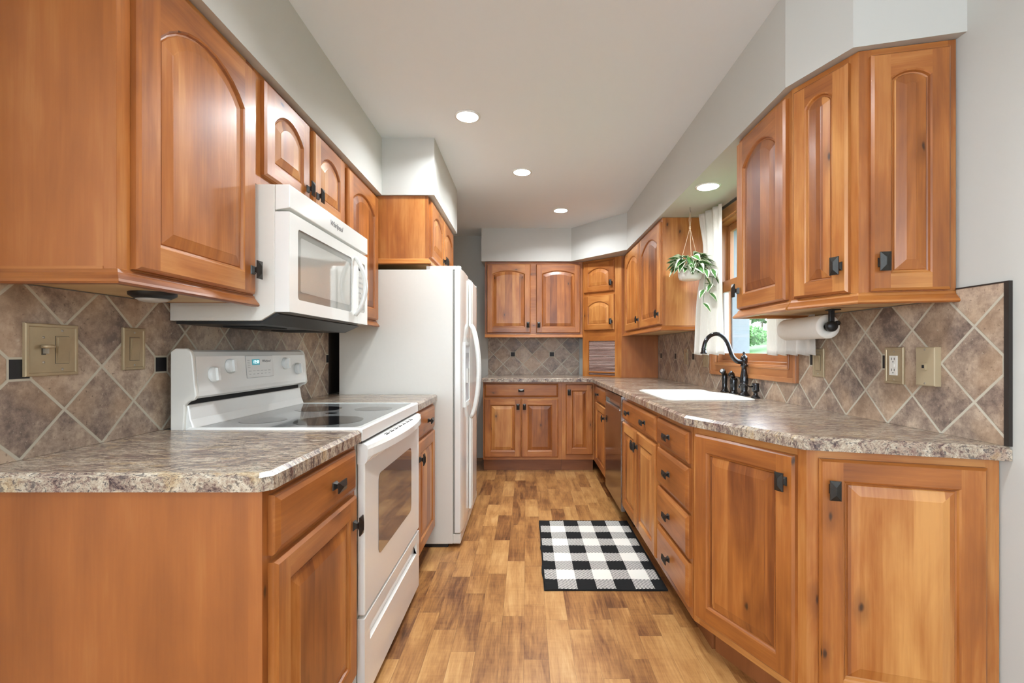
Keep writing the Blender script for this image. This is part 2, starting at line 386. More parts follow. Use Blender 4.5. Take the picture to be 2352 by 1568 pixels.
def offset(poly, d, closed=True):
    """offset to the right of travel; d one number or one per edge"""
    n = len(poly); ne = n if closed else n-1; d = d if isinstance(d, (list, tuple)) else [d]*ne; L = []
    for i in range(ne):
        a = V(poly[i]); b = V(poly[(i+1) % n]); t = (b-a).normalized(); nn = V((t.y, -t.x)); L.append((a+nn*d[i], t))
    out = []
    for i in range(n):
        if not closed and i == 0: out.append(tuple(L[0][0])); continue
        if not closed and i == n-1:
            a = V(poly[-1]); t = L[-1][1]; out.append(tuple(a+V((t.y, -t.x))*d[-1])); continue
        p, t = L[i-1]; q, s_ = L[i % ne]; cr = t.x*s_.y-t.y*s_.x
        if abs(cr) < 1e-6: out.append(tuple(q)); continue
        k = ((q.x-p.x)*s_.y-(q.y-p.y)*s_.x)/cr; out.append((p.x+t.x*k, p.y+t.y*k))
    return out

# ------------------------------------------------------------------ the room
def room():
    m = MB('floor'); m.box(-3.7, 1.45, -3.3, 5.3, -.05, 0); struct(m, 'floor')
    m = MB('ceiling'); m.box(-3.8, 1.5, -3.3, 5.35, ZC, ZC+.1); struct(m, 'ceiling')
    m = MB('wall'); m.box(XL-.12, XL, .50, 3.72, 0, ZC); m.box(-2.4, XL-.12, 3.60, 3.72, 0, ZC); m.box(-3.7, XL-.12, .50, .62, 0, ZC); struct(m, 'wall_left')
    m = MB('wall'); m.box(-2.5, XR+.15, YB, YB+.12, 0, ZC); m.box(-2.5, -2.4, 3.60, YB, 0, ZC); struct(m, 'wall_back')
    m = MB('wall'); y0, y1, z0, z1 = 2.288, 3.165, 1.097, 2.02; X2 = XR+.15
    m.box(XR, X2, -3.3, y0, 0, ZC); m.box(XR, X2, y1, YB, 0, ZC); m.box(XR, X2, y0, y1, 0, z0); m.box(XR, X2, y0, y1, z1, ZC); struct(m, 'wall_right')
    # dining side behind the camera: unseen openings added to admit sky as fill
    m = MB('wall'); m.box(-3.7, -2.9, -3.3, -3.18, 0, ZC); m.box(.9, XR, -3.3, -3.18, 0, ZC); m.box(-2.9, .9, -3.3, -3.18, 2.3, ZC); m.box(-2.9, .9, -3.3, -3.18, 0, .85); struct(m, 'wall_front')
    m = MB('wall'); m.box(-3.8, -3.7, -3.3, -2.7, 0, ZC); m.box(-3.8, -3.7, 0, .62, 0, ZC); m.box(-3.8, -3.7, -2.7, 0, 2.2, ZC); m.box(-3.8, -3.7, -2.7, 0, 0, .9); struct(m, 'wall_dining')
    # soffits
    def soffit(n, poly):
        m = MB('wall'); m.prism(poly, ZS, ZC); struct(m, n)
    soffit('trim_1', [(XL, .50), (-.864, .50), (-.864, 2.80), (XL, 2.80)])
    soffit('trim_2', [(XL, 2.80), (-.551, 2.80), (-.551, 3.72), (XL, 3.72)])
    soffit('trim_3', [(-.469, 4.845), (.458, 4.845), (.916, 4.30), (.916, 1.666), (1.003, 1.445), (XR, 1.372), (XR, YB), (-.469, YB)])
room()

# ------------------------------------------------------------------ knobs, doors, cabinets
def knob_mesh():
    m = MB('bronze'); a, b = .0145, .0285
    def sq(w, h, y): return [(-w, y, -h), (w, y, -h), (w, y, h), (-w, y, h)]
    m.rings([sq(.011, .014, 0), sq(.010, .013, -.003), sq(.0058, .0075, -.010), sq(.0062, .008, -.015), sq(.010, .014, -.020), sq(a, b, -.021), sq(a, b, -.0245)], cap0=True)
    m.rings([sq(a, b, -.0245), sq(.0012, .012, -.031)], cap1=True)
    o = m.build('knob', weld=True); me = o.data; bpy.data.objects.remove(o); return me
KNOB = knob_mesh()
def knob(parent, x, z, y=-.02, horiz=False, sc=1.0):
    o = bpy.data.objects.new('knob', KNOB); COL.objects.link(o); o.parent = parent; o.location = (x, y, z)
    o.scale = (sc, sc, sc)
    if horiz: o.rotation_euler = (0, PI/2, 0)
    return o

def rect_loop(x0, x1, z0, z1, y, rise=0, n=10):
    L = [(x0, y, z0), (x1, y, z0)]
    if rise <= 0: return L+[(x1, y, z1), (x0, y, z1)]
    w = (x1-x0)/2; Rr = (w*w+rise*rise)/(2*rise); zc = z1-Rr; a = math.asin(min(1, w/Rr)); cx = (x0+x1)/2
    for k in range(n+1):
        t = a-2*a*k/n; L.append((cx+Rr*math.sin(t), y, zc+Rr*math.cos(t)))
    return L

def door(name, parent, x, z, w, h, arch=0.0, st=.058, loc_y=0.0):
    """raised panel door, front at y = -0.02, built from its lower left corner"""
    T = .020; e = .007; m = MB('wood'); t = [R.random()*.99 for _ in range(5)]; Z = (0, 0, 1); X = (1, 0, 0)
    st = min(st, w*.24)
    o0 = rect_loop(0, w, 0, h, 0); o1 = rect_loop(0, w, 0, h, -T+.007); o2 = rect_loop(.003, w-.003, .003, h-.003, -T+.004); o3 = rect_loop(e, w-e, e, h-e, -T)
    for A, B in ((o0, o1), (o1, o2), (o2, o3)):
        for k in range(4):
            j = (k+1) % 4; m.face([A[k], A[j], B[j], B[k]], X if k in (0, 2) else Z, t[(2, 1, 3, 0)[k]])
    m.face([o0[3], o0[2], o0[1], o0[0]], Z, .5)
    zt = h-st-(.006 if arch else 0)          # crown of the opening
    op = lambda d, y: rect_loop(st+d, w-st-d, st+d, zt-d, y, max(0, arch*(w-2*st-2*d)/(w-2*st)) if arch else 0)
    A = op(0, -T)
    zs = A[2][2]
    m.face([(e, -T, e), (st, -T, e), (st, -T, h-e), (e, -T, h-e)], Z, t[0]); m.face([(w-st, -T, e), (w-e, -T, e), (w-e, -T, h-e), (w-st, -T, h-e)], Z, t[1])
    m.face([(st, -T, e), (w-st, -T, e), (w-st, -T, st), (st, -T, st)], X, t[2])
    top = A[2:]
    for p, q in zip(top, top[1:]): m.face([p, (p[0], -T, h-e), (q[0], -T, h-e), q], X, t[3])
    lp = [A, op(.004, -T+.003), op(.007, -T+.009), op(.011, -T+.010), op(.013, -T+.0075), op(.040, -T+.0015), op(.042, -T+.0008)]
    n = len(A); tp = t[4]
    for i, (P, Q) in enumerate(zip(lp, lp[1:])):
        for k in range(n):
            j = (k+1) % n; side = k == 1 or k == n-1
            g = Z if (i >= 3 or side) else X
            m.face([P[k], P[j], Q[j], Q[k]], g, (1+tp) if i >= 3 else t[1 if k == 1 else 0 if k == n-1 else 2 if k == 0 else 3])
    m.face(lp[-1], Z, 1+tp)
    return m.build(name, parent, loc=(x, loc_y, z))

def drawer(parent, x, z, w, h, name='drawer'):
    T = .020; m = MB('wood'); t = R.random()*.99; X = (1, 0, 0)
    L = [rect_loop(0, w, 0, h, 0), rect_loop(0, w, 0, h, -T+.010), rect_loop(.003, w-.003, .003, h-.003, -T+.006), rect_loop(.016, w-.016, .016, h-.016, -T), ]
    m.rings(L, X, t, cap0=True); m.face(L[-1], X, t)
    return m.build(name, parent, loc=(x, 0, z))

RAIL = [(0, .036), (.004, .034), (.007, .026), (.020, .010), (.022, .004), (.018, 0), (0, 0)]
def light_rail(parent, path, z, name='light_rail', flip=1):
    """moulding swept along an open path; profile grows to the right of travel"""
    m = MB('wood'); loops = [[(p[0], p[1], z+h) for p in offset(path, d*flip, False)] for d, h in RAIL]; t = R.random()
    for A, B in zip(loops, loops[1:]+loops[:1]):
        for k in range(len(path)-1):
            dr = (V(path[k+1])-V(path[k])).normalized(); m.face([A[k], A[k+1], B[k+1], B[k]], (dr.x, dr.y, 0), t*.99)
    m.face([l[0] for l in loops], (0, 0, 1), t*.99); m.face([l[-1] for l in reversed(loops)], (0, 0, 1), t*.99)
    return m.build(name, parent, weld=True)

def body(parent, w, d, z0, z1, sl=.04, sr=.04, mats='wood', opentop=False, under='wood_plain', recess=.001):
    m = MB([mats, under]); g = (0, 0, 1); q = .018
    if opentop:
        m.box(0, q, .019, d, z0, z1); m.box(w-q, w, .019, d, z0, z1); m.box(q, w-q, .019, d, z0, z0+q); m.box(q, w-q, d-q, d, z0+q, z1)
    else:
        m.box(0, q, .019, d, z0, z1); m.box(w-q, w, .019, d, z0, z1)
        m.box(q, w-q, .019, d, z0+recess, z1, tone=.5, mi=1)
    c = m.build('carcass', parent)
    m = MB('wood')
    m.box(0, sl, 0, .019, z0, z1); m.box(w-sr, w, 0, .019, z0, z1); m.box(sl, w-sr, 0, .019, z0, z1, (1, 0, 0))
    m.build('face_frame', parent); return c

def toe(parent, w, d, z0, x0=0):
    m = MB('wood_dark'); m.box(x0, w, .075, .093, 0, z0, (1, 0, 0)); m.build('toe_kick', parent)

RL = math.radians(90); RR = math.radians(-90)
ZB0, ZB1 = .118, .875
def base(name, label, loc, rz, w, d, fronts, group='base cabinets', opentop=False, sl=.03, sr=.03, dt=True):
    r = empty(name, loc, rz, label, 'cabinet', group); body(r, w, d, ZB0, ZB1, sl, sr, opentop=opentop, recess=0)
    if dt: toe(r, w, d, ZB0)
    put(r, fronts); return r
def put(r, fronts):
    for f in fronts:
        k = f[0]
        if k == 'door':
            _, x, z, w, h, arch, kx, kz = f[:8]; o = door('door', r, x, z, w, h, arch, f[8] if len(f) > 8 else .058)
            if kx is not None: knob(o, kx, kz)
        else:
            _, x, z, w, h, ks = f; o = drawer(r, x, z, w, h, 'drawer' if k == 'drawer' else 'false_drawer_front')
            for kx in ks: knob(o, kx, h/2, horiz=True)
ZU0 = 1.325
def upper(name, label, loc, rz, w, d, z0, z1, fronts, group='wall cabinets', rail=True, left=False, right=False):
    r = empty(name, loc, rz, label, 'cabinet', group)
    body(r, w, d, z0, z1); put(r, fronts)
    if rail:
        p = [(0, 0), (w, 0)]
        if left: p = [(0, d-.004)]+p
        if right: p = p+[(w, d-.004)]
        light_rail(r, p, z0-.012)
    return r

# left run (faces +x)
FX = -.555                                             # base face frame plane, left
b1 = base('base_cabinet', 'alder base cabinet with one drawer and door, left foreground before the range', (FX, .99, 0), RL, .522, -XL+FX-.004,
     [('drawer', .018, .728, .478, .130, [.30]), ('door', .018, .145, .478, .568, 0, .478-.030, .568-.085)], sl=.03, sr=.03)
m = MB('wood_veneer')                                         # finished end facing the camera
m.box(-.004, 0, .0, .030, ZB0-.0, ZB1, tone=.35); m.box(-.002, 0, .030, -XL+FX-.004, 0, ZB1, tone=.22); m.build('end_panel', b1)
b2 = base('base_cabinet', 'narrow alder base cabinet with one drawer and door between range and refrigerator', (FX, 2.292, 0), RL, .480, -XL+FX-.004,
     [('drawer', .020, .728, .435, .130, [.24]), ('door', .020, .145, .435, .568, 0, .035, .568-.085)])

UX = -.897
D = -XL+UX-.003
u1 = upper('wall_cabinet', 'large alder wall cabinet with wide arched door, left foreground beside microwave', (UX, 1.03, 0), RL, .510, D, ZU0, ZS-.002,
      [('door', .034, 1.352, .462, .722, .085, .462-.022, .075, .062)], left=True)
m = MB('wood_veneer'); m.box(-.003, 0, 0, .028, ZU0, ZS-.002, tone=.72); m.box(-.004, 0, .028, D-.004, ZU0, ZU0+.028, (0, 1, 0), tone=.6); m.box(-.0015, 0, .028, D-.004, ZU0+.028, ZS-.002, tone=.45); m.build('end_panel', u1)
u2 = upper('wall_cabinet', 'alder wall cabinet with two short arched doors above the microwave', (UX, 1.543, 0), RL, .762, D, 1.722, ZS-.002,
      [('door', .040, 1.762, .322, .318, .055, .322-.022, .055, .055), ('door', .405, 1.762, .322, .318, .055, .022, .055, .055)], rail=False)
u3 = upper('wall_cabinet', 'tall alder wall cabinet with single arched door between microwave and refrigerator', (UX, 2.308, 0), RL, .488, D, ZU0, ZS-.002,
      [('door', .012, 1.352, .462, .722, .06, None, None, .058)])
FRX = -.590
u4 = upper('wall_cabinet', 'alder cabinet with two small arched doors above the refrigerator', (FRX, 2.815, 0), RL, .880, -XL+FRX-.003, 1.70, ZS-.002,
      [('door', .022, 1.735, .405, .340, .05, .405-.022, .05, .052), ('door', .440, 1.735, .405, .340, .05, .022, .05, .052)], left=True)

# back wall (faces -y)
FY = 4.575
b3 = base('base_cabinet', 'alder base cabinet with wide drawer over two doors on the back wall', (-.425, FY, 0), 0, .765, YB-FY-.004,
     [('drawer', .014, .728, .715, .130, [.357]), ('door', .014, .145, .354, .566, 0, .354-.028, .566-.075), ('door', .374, .145, .355, .566, 0, .028, .566-.075)])
b4 = base('base_cabinet', 'alder corner base cabinet with one tall narrow door in the back right corner', (.341, FY, 0), 0, .312, YB-FY-.004,
     [('door', .038, .170, .262, .680, 0, .030, .680-.075)], sr=.012, sl=.036)
UY = 4.88
u5 = upper('wall_cabinet', 'alder wall cabinet with two tall arched doors on the back wall', (-.435, UY, 0), 0, 1.012, YB-UY-.003, ZU0, ZS-.002,
      [('door', .022, 1.362, .452, .710, .035, .452-.026, .082), ('door', .533, 1.362, .455, .710, .035, .026, .082)])

# right run (faces -x)
FR = .652; DR = XR-FR-.004
b5 = base('base_cabinet', 'alder base cabinet with small drawer and door between back corner and dishwasher', (FR, FY-.002, 0), RR, .795, DR,
     [('drawer', .235, .722, .535, .130, [.18]), ('door', .235, .145, .535, .562, 0, .535-.03, .562-.085)])
b6 = base('base_cabinet', 'alder sink base cabinet with two-knob false drawer over two doors', (FR, 3.128, 0), RR, .818, DR,
     [('false', .012, .722, .790, .126, [.20, .59]), ('door', .012, .145, .390, .560, 0, .390-.026, .560-.085), ('door', .410, .145, .392, .560, 0, .026, .560-.085)], opentop=True)
b7 = base('drawer_cabinet', 'alder cabinet with a stack of four drawers under the right counter', (FR, 2.308, 0), RR, .462, DR,
     [('drawer', .012, .722, .436, .126, [.20]), ('drawer', .012, .534, .436, .170, [.20]), ('drawer', .012, .346, .436, .170, [.20]), ('drawer', .012, .155, .436, .172, [.20])])

CTR = [(-.43, 4.52), (.572, 4.52), (.622, 4.47), (.622, 1.861), (.818, 1.388), (XR-.001, 1.243), (XR-.001, YB-.001), (-.43, YB-.001)]
ci = offset(CTR[3-1:6], -.030, False)                 # face line of the angled end
A, B_, C_ = ci[1], ci[2], ci[3]
C_ = (XR-.004, C_[1]+ (XR-.004-C_[0])*((C_[1]-B_[1])/(C_[0]-B_[0])))
A = (FR, 1.836)
r = empty('base_cabinet', (A[0], A[1], 0), 0, 'angled alder end cabinet with two tall doors, right foreground', 'cabinet', 'base cabinets')
lo = lambda p: (p[0]-A[0], p[1]-A[1])
P0, P1, P2 = (0, 0), lo(B_), lo(C_)
m = MB('wood'); pin = offset([P0, P1, P2], -.019, False); m.prism([(.022, 0), pin[1], pin[2], (P2[0], 0)], ZB0, ZB1); m.build('carcass', r)
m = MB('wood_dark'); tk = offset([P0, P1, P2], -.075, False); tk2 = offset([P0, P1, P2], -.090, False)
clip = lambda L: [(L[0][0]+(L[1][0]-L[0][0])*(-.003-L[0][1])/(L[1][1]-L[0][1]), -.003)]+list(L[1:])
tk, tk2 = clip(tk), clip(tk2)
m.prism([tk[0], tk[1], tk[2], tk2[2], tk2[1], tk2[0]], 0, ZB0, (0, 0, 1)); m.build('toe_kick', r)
def angled_face(r, P, Q, fronts, z0, z1, sl, sr):
    d = V(Q)-V(P); ang = math.atan2(d.y, d.x); L = d.length; mt = Matrix.Rotation(ang, 4, 'Z')
    m = MB('wood'); m.box(0, sl, 0, .0185, z0, z1); m.box(L-sr, L, 0, .0185, z0, z1); m.box(sl, L-sr, 0, .0185, z0, z1, (1, 0, 0))
    m.build('face_frame', r, loc=(P[0], P[1], 0), rot=(0, 0, ang))
    for (x, z, w, h, arch, kx, kz) in fronts:
        o = door('door', r, x, z, w, h, arch, .060); q = mt @ V((x, 0, 0)); o.location = (P[0]+q.x, P[1]+q.y, z); o.rotation_euler = (0, 0, ang)
        knob(o, kx, kz)
L1 = (V(P1)-V(P0)).length; L2 = (V(P2)-V(P1)).length
angled_face(r, P0, P1, [(.022, .150, L1-.050, .700, 0, L1-.050-.032, .700-.085)], ZB0, ZB1, .03, .03)
angled_face(r, P1, P2, [(.030, .150, L2-.062, .700, 0, .034, .700-.085)], ZB0, ZB1, .03, .03)

# right wall cabinets
UR = .944; DU = XR-UR-.003
u6 = upper('wall_cabinet', 'alder wall cabinet with two arched doors on the right wall beyond the window', (UR, 4.548, 0), RR, 1.283, DU, ZU0, ZS-.002,
      [('door', .105, 1.358, .565, .715, .07, .565-.022, .075), ('door', .690, 1.358, .572, .715, .07, .572-.022, .075)], right=True)
u7 = upper('wall_cabinet', 'straight alder wall cabinet with one arched door just right of the window', (UR, 2.088, 0), RR, .411, DU, ZU0, ZS-.002,
      [('door', .012, 1.352, .384, .725, .06, .022, .080)], left=True)
A = (UR, 1.675); B_ = (1.031, 1.461); C_ = (XR-.004, 1.404)
r = empty('wall_cabinet', (A[0], A[1], 0), 0, 'angled alder wall cabinet with two narrow arched doors at the right end', 'cabinet', 'wall cabinets')
P0, P1, P2 = (0, 0), lo(B_), lo(C_)
m = MB(['wood', 'wood_plain']); pin = offset([P0, P1, P2], -.019, False); m.prism([(.022, 0), pin[1], pin[2], (P2[0], 0)], ZU0, ZS-.002, mi=1); m.build('carcass', r)
L1 = (V(P1)-V(P0)).length; L2 = (V(P2)-V(P1)).length
angled_face(r, P0, P1, [(.018, 1.352, L1-.042, .722, .03, L1-.042-.024, .085)], ZU0, ZS-.002, .03, .03)
angled_face(r, P1, P2, [(.028, 1.352, L2-.048, .722, .022, .026, .085)], ZU0, ZS-.002, .035, .02)
light_rail(r, [P0, P1, P2], ZU0-.012)

# tall diagonal corner cabinet with tambour garage, standing on the counter
D0, D1 = V((.580, 4.88)), V((.930, 4.562))
r = empty('corner_cabinet', (D0.x, D0.y, .914), 0, 'diagonal alder corner cabinet with two small doors over a tambour appliance garage', 'cabinet', 'wall cabinets')
dd = D1-D0; ang = math.atan2(dd.y, dd.x); LD = dd.length
fr = empty('front', (0, 0, -.914), ang); fr.name = 'front_assembly'; bpy.data.objects.remove(fr)
def onface(o, x=0, z=0):
    q = Matrix.Rotation(ang, 4, 'Z') @ V((x, 0, 0)); o.parent = r; o.location = (q.x, q.y, z-.914); o.rotation_euler = (0, 0, ang); return o
nrm = V((-dd.y, dd.x)).normalized()*.02
m = MB('wood'); a0 = V((0, 0))+nrm; a1 = dd+nrm
poly = [(a0.x, a0.y), (a1.x, a1.y+.002), (XR-.004-D0.x, a1.y+.002), (XR-.004-D0.x, YB-.004-D0.y), (.002, YB-.004-D0.y), (.002, a0.y)]
m.prism(poly, 1.315-.914, ZS-.002-.914); m.build('carcass', r)
m = MB('wood_veneer'); m.prism([(dd.x-.012, dd.y+.0), (XR-.011-D0.x, dd.y+.0), (XR-.011-D0.x, dd.y+.018), (dd.x+.01, dd.y+.018)], 0.001, ZS-.002-.914, tone=.4); m.build('side_panel', r)
m = MB('wood'); m.box(0, .076, 0, .019, .915, ZS-.002); m.box(.386, LD, 0, .019, .915, ZS-.002); m.box(.076, .386, 0, .019, 1.275, ZS-.002, (1, 0, 0)); m.box(.076, .386, 0, .019, .915, .932, (1, 0, 0)); onface(m.build('face_frame'))
m = MB('tambour'); n = 24; z0, z1 = .934, 1.273
for k in range(n):
    za = z0+(z1-z0)*k/n; zb = z0+(z1-z0)*(k+1)/n; t = R.random()*.99
    pr = [(za, .014), (za+.002, .0075), ((za+zb)/2, .005), (zb-.002, .0075), (zb, .014)]
    for (q0, y0), (q1, y1) in zip(pr, pr[1:]): m.face([(.077, y0, q0), (.385, y0, q0), (.385, y1, q1), (.077, y1, q1)], (1, 0, 0), t)
tb = onface(m.build('tambour_door')); tag(tb, 'greyish slatted tambour door')
m = MB('wood'); m.box(.077, .385, -.006, .006, .955, .968, (1, 0, 0)); h = m.build('pull_bar', tb)
for z, hh in ((1.768, .305), (1.385, .350)):
    o = door('door', r, 0, 0, .362, hh, .045, .055); onface(o, .022, z); knob(o, .362-.026, .080)

# ------------------------------------------------------------------ countertops
def slab(name, poly, flags, label, hole=None, z0=.876, z1=.914, c=.011):
    import bmesh
    b = bmesh.new(); ins = offset(poly, [-c if f else 0 for f in flags])
    ring = lambda P, z: [b.verts.new((x, y, z)) for x, y in P]
    r0, r1, r2 = ring(poly, z0), ring(poly, z1-.009), ring(ins, z1)
    n = len(poly)
    for P, Q in ((r0, r1), (r1, r2)):
        for k in range(n):
            if (P[k].co-Q[k].co).length < 1e-7 and (P[(k+1) % n].co-Q[(k+1) % n].co).length < 1e-7: continue
            b.faces.new([P[k], P[(k+1) % n], Q[(k+1) % n], Q[k]])
    for P in (r2, r0):
        ed = [b.edges.get((P[k], P[(k+1) % n])) or b.edges.new((P[k], P[(k+1) % n])) for k in range(n)]
        if hole:
            hv = ring(hole, P[0].co.z); nh = len(hole); he = [b.edges.new((hv[k], hv[(k+1) % nh])) for k in range(nh)]; ed += he
            if P is r2: h2 = hv
            else: h0 = hv
        bmesh.ops.triangle_fill(b, use_beauty=True, edges=ed)
    if hole:
        for k in range(nh): b.faces.new([h2[k], h2[(k+1) % nh], h0[(k+1) % nh], h0[k]])
    bmesh.ops.recalc_face_normals(b, faces=b.faces)
    me = bpy.data.meshes.new(name); b.to_mesh(me); b.free(); me.materials.append(M['counter'])
    o = bpy.data.objects.new(name, me); COL.objects.link(o); return tag(o, label, 'countertop', 'countertops')
def rounded(poly, r, n=5):
    out = []; N = len(poly); r = r if isinstance(r, list) else [r]*N
    for i in range(N):
        p = V(poly[i]); a = (V(poly[i-1])-p).normalized(); c = (V(poly[(i+1) % N])-p).normalized()
        for k in range(n+1):
            t = k/n; q = p+a*r[i]*(1-t)**2+c*r[i]*t**2; out.append((q.x, q.y))
    return out
SINK = rounded([(.735, 2.440), (1.195, 2.440), (1.200, 2.790), (1.135, 2.880), (1.145, 3.090), (.735, 3.090)], [.07, .06, .05, .05, .06, .07])
slab('countertop', [(XL+.001, .968), (-.532-.02, .968), (-.532, .988), (-.532, 1.512), (XL+.001, 1.512)], [1, 1, 1, 0, 0], 'granite-look laminate countertop on the left foreground cabinet')
slab('countertop', [(XL+.001, 2.292), (-.532, 2.292), (-.532, 2.785), (XL+.001, 2.785)], [0, 1, 0, 0], 'short granite-look countertop between range and refrigerator')
slab('countertop', CTR, [1, 1, 1, 1, 1, 0, 0, 0], 'long granite-look countertop wrapping the back and right walls round the sink', hole=SINK)

# ------------------------------------------------------------------ backsplashes
def splash(name, mat, boxes, label, trims_and_shade=()):
    m = MB([mat, 'trim_and_shade'])
    for b in boxes: m.box(*b)
    for b in trims_and_shade: m.box(*b, mi=1)
    return tag(m.build(name), label, 'backsplash', 'tiled backsplashes')
splash('tile_backsplash', 'tile_left', [(XL+.0005, XL+.009, .975, 2.785, .9145, 1.323)], 'diagonal tan tile backsplash behind the range on the left wall', [(XL+.0005, XL+.012, 2.7855, 2.955, .9145, 1.323)])  # dark strip past the tile end paints the shaded gap beside the refrigerator
splash('tile_backsplash', 'tile_back', [(-.425, .575, YB-.009, YB-.0005, .9145, 1.323)], 'diagonal tan tile backsplash with two black inserts on the back wall')
splash('tile_backsplash', 'tile_right_near', [(XR-.009, XR-.0005, 1.256, 2.206, .9145, 1.322), (XR-.009, XR-.0005, 1.256, 1.398, 1.322, 1.350)], 'diagonal tan tile backsplash with dark edge strip at the right end',
       [(XR-.011, XR-.0005, 1.243, 1.256, .9145, 1.354), (XR-.011, XR-.0005, 1.256, 1.398, 1.350, 1.354)])
splash('tile_backsplash', 'tile_right_far', [(XR-.009, XR-.0005, 3.247, 4.560, .9145, 1.322), (XR-.009, XR-.0005, 2.2065, 3.2465, .9145, 1.013)], 'diagonal tan tile backsplash under and beyond the window')

# ------------------------------------------------------------------ window
def window():
    r = empty('window_1', (XR, 2.7265, 1.015)); tag(r, kind='structure'); O = V((XR, 2.7265, 1.015))
    def part(name, mat, boxes, bevel=0, g=None):
        m = MB(mat)
        for b in boxes:
            x0, x1, y0, y1, z0, z1 = b; gg = (0, 1, 0) if (y1-y0) > (z1-z0) else (0, 0, 1)
            m.box(x0-O.x, x1-O.x, y0-O.y, y1-O.y, z0-O.z, z1-O.z, gg)
        return m.build(name, r, bevel=bevel)
    y0, y1, z0, z1 = 2.288, 3.165, 1.097, 2.02; X = XR; c = .081
    part('casing', 'wood_window', [(X-.018, X-.0005, y0-c, y0, z0-c+.001, z1+c-.004), (X-.018, X-.0005, y1, y1+c, z0-c+.001, z1+c-.004), (X-.018, X-.0005, y0, y1, z0-c+.001, z0), (X-.018, X-.0005, y0, y1, z1, z1+c-.004),
         (X-.026, X-.018, y0-c, y0-c+.022, z0-c+.001, z1+c-.004), (X-.026, X-.018, y1+c-.022, y1+c, z0-c+.001, z1+c-.004), (X-.026, X-.018, y0-c+.022, y1+c-.022, z0-c+.001, z0-c+.024),
         (X-.023, X-.018, y0-.018, y0-.006, z0-.018, z1+.01), (X-.023, X-.018, y1+.006, y1+.018, z0-.018, z1+.01), (X-.023, X-.018, y0-.006, y1+.006, z0-.018, z0-.006)], .003)
    part('jamb', 'wood_window', [(X, X+.085, y0, y0+.014, z0, z1), (X, X+.085, y1-.014, y1, z0, z1), (X, X+.085, y0+.014, y1-.014, z0, z0+.014), (X, X+.085, y0+.014, y1-.014, z1-.014, z1)])
    part('track', 'vinyl', [(X+.004, X+.020, y1-.020, y1-.014, 1.60, z1-.014), (X+.004, X+.020, y0+.014, y0+.020, 1.60, z1-.014)])
    a, b = y0+.016, y1-.016; zm = 1.60
    part('upper_sash', 'wood_window', [(X+.060, X+.084, a, a+.04, zm, z1-.016), (X+.060, X+.084, b-.04, b, zm, z1-.016), (X+.060, X+.084, a+.04, b-.04, z1-.06, z1-.016), (X+.060, X+.084, a+.04, b-.04, zm, zm+.035)], .003)
    part('lower_sash', 'wood_window', [(X+.030, X+.056, a, b, zm-.04, zm+.035), (X+.030, X+.056, a, b, z0+.016, z0+.060)], .003)
    part('lower_sash_stile', 'vinyl', [(X+.030, X+.056, a, a+.022, z0+.060, zm-.04), (X+.030, X+.056, b-.022, b, z0+.060, zm-.04)])
    part('exterior_frame', 'screen', [(X+.086, X+.20, y0, y0+.03, z0, z1), (X+.086, X+.20, y1-.03, y1, z0, z1), (X+.086, X+.20, y0+.03, y1-.03, z1-.03, z1), (X+.086, X+.20, y0+.03, y1-.03, z0, z0+.03)])
    part('upper_pane', 'glass', [(X+.070, X+.074, a+.04, b-.04, zm+.035, z1-.06)])
    part('lower_pane', 'glass', [(X+.041, X+.045, a+.022, b-.022, z0+.060, zm-.04)])
window()

# ------------------------------------------------------------------ curtains
m = MB(['black', 'bronze']); m.tube([(0, .50, 0), (0, -.46, 0)], .0085, 12); m.lathe([(.0, -.012), (.011, -.008), (.0125, 0), (.011, .008), (0, .012)], (0, .50, 0), 12, axis=1)
for y in (.47, -.40): m.tube([(0, y, 0), (.050, y, 0)], .005, 8, mi=1)
tag(m.build('curtain_rod', loc=(1.219, 2.62, 2.058)), 'slim black curtain rod across the top of the kitchen window', 'curtain rod')
def curtain(name, label, path, zt, zb, waist, nf, amp, loc):
    m = MB('fabric'); nu, nv = 90, 40; G_ = []
    for j in range(nv+1):
        t = j/nv; z = zt+(zb-zt)*t; row = []
        for i in range(nu+1):
            s = i/nu; x, y = path(s, t); ph = s*nf*2*PI
            k = amp*(.55+.65*t)*math.sin(ph+.5*math.sin(3*t+s*5)); row.append((x-k*.9, y+k*.35*math.cos(ph*.5), z+.004*math.sin(ph)*t-(.0 if t < 1 else 0)))
        G_.append(row)
    for j in range(nv):
        for i in range(nu): m.face([G_[j][i], G_[j][i+1], G_[j+1][i+1], G_[j+1][i]], smooth=True)
    m.v = [p-V(loc) for p in m.v]
    o = m.build(name, loc=loc, weld=True); s = o.modifiers.new('thick', 'SOLIDIFY'); s.thickness = .0012
    return tag(o, label, 'curtain', 'kitchen curtains')
def pl(s, t):
    # near edge s=0, far edge s=1
    yn = 2.905-.045*t; pinch = math.exp(-((t-.28)/.22)**2)
    xf = 1.152+.022*pinch-.035*max(0, t-.4); yf = 3.165-.05*pinch
    return (1.205+(xf-1.205)*s-.02*math.sin(s*PI)*t, yn+(yf-yn)*s)
curtain('curtain', 'white curtain panel gathered at the left side of the window behind the plant', pl, 2.083, 1.148, 0, 3.5, .017, (1.18, 3.0, 2.05))
def pr(s, t): return (1.238-.002*t, 2.02-.01*t+(2.43-2.02)*s)
curtain('curtain', 'white curtain panel at the right side of the window behind the paper towels', pr, 2.083, 1.150, 0, 4.5, .012, (1.22, 2.2, 2.05))

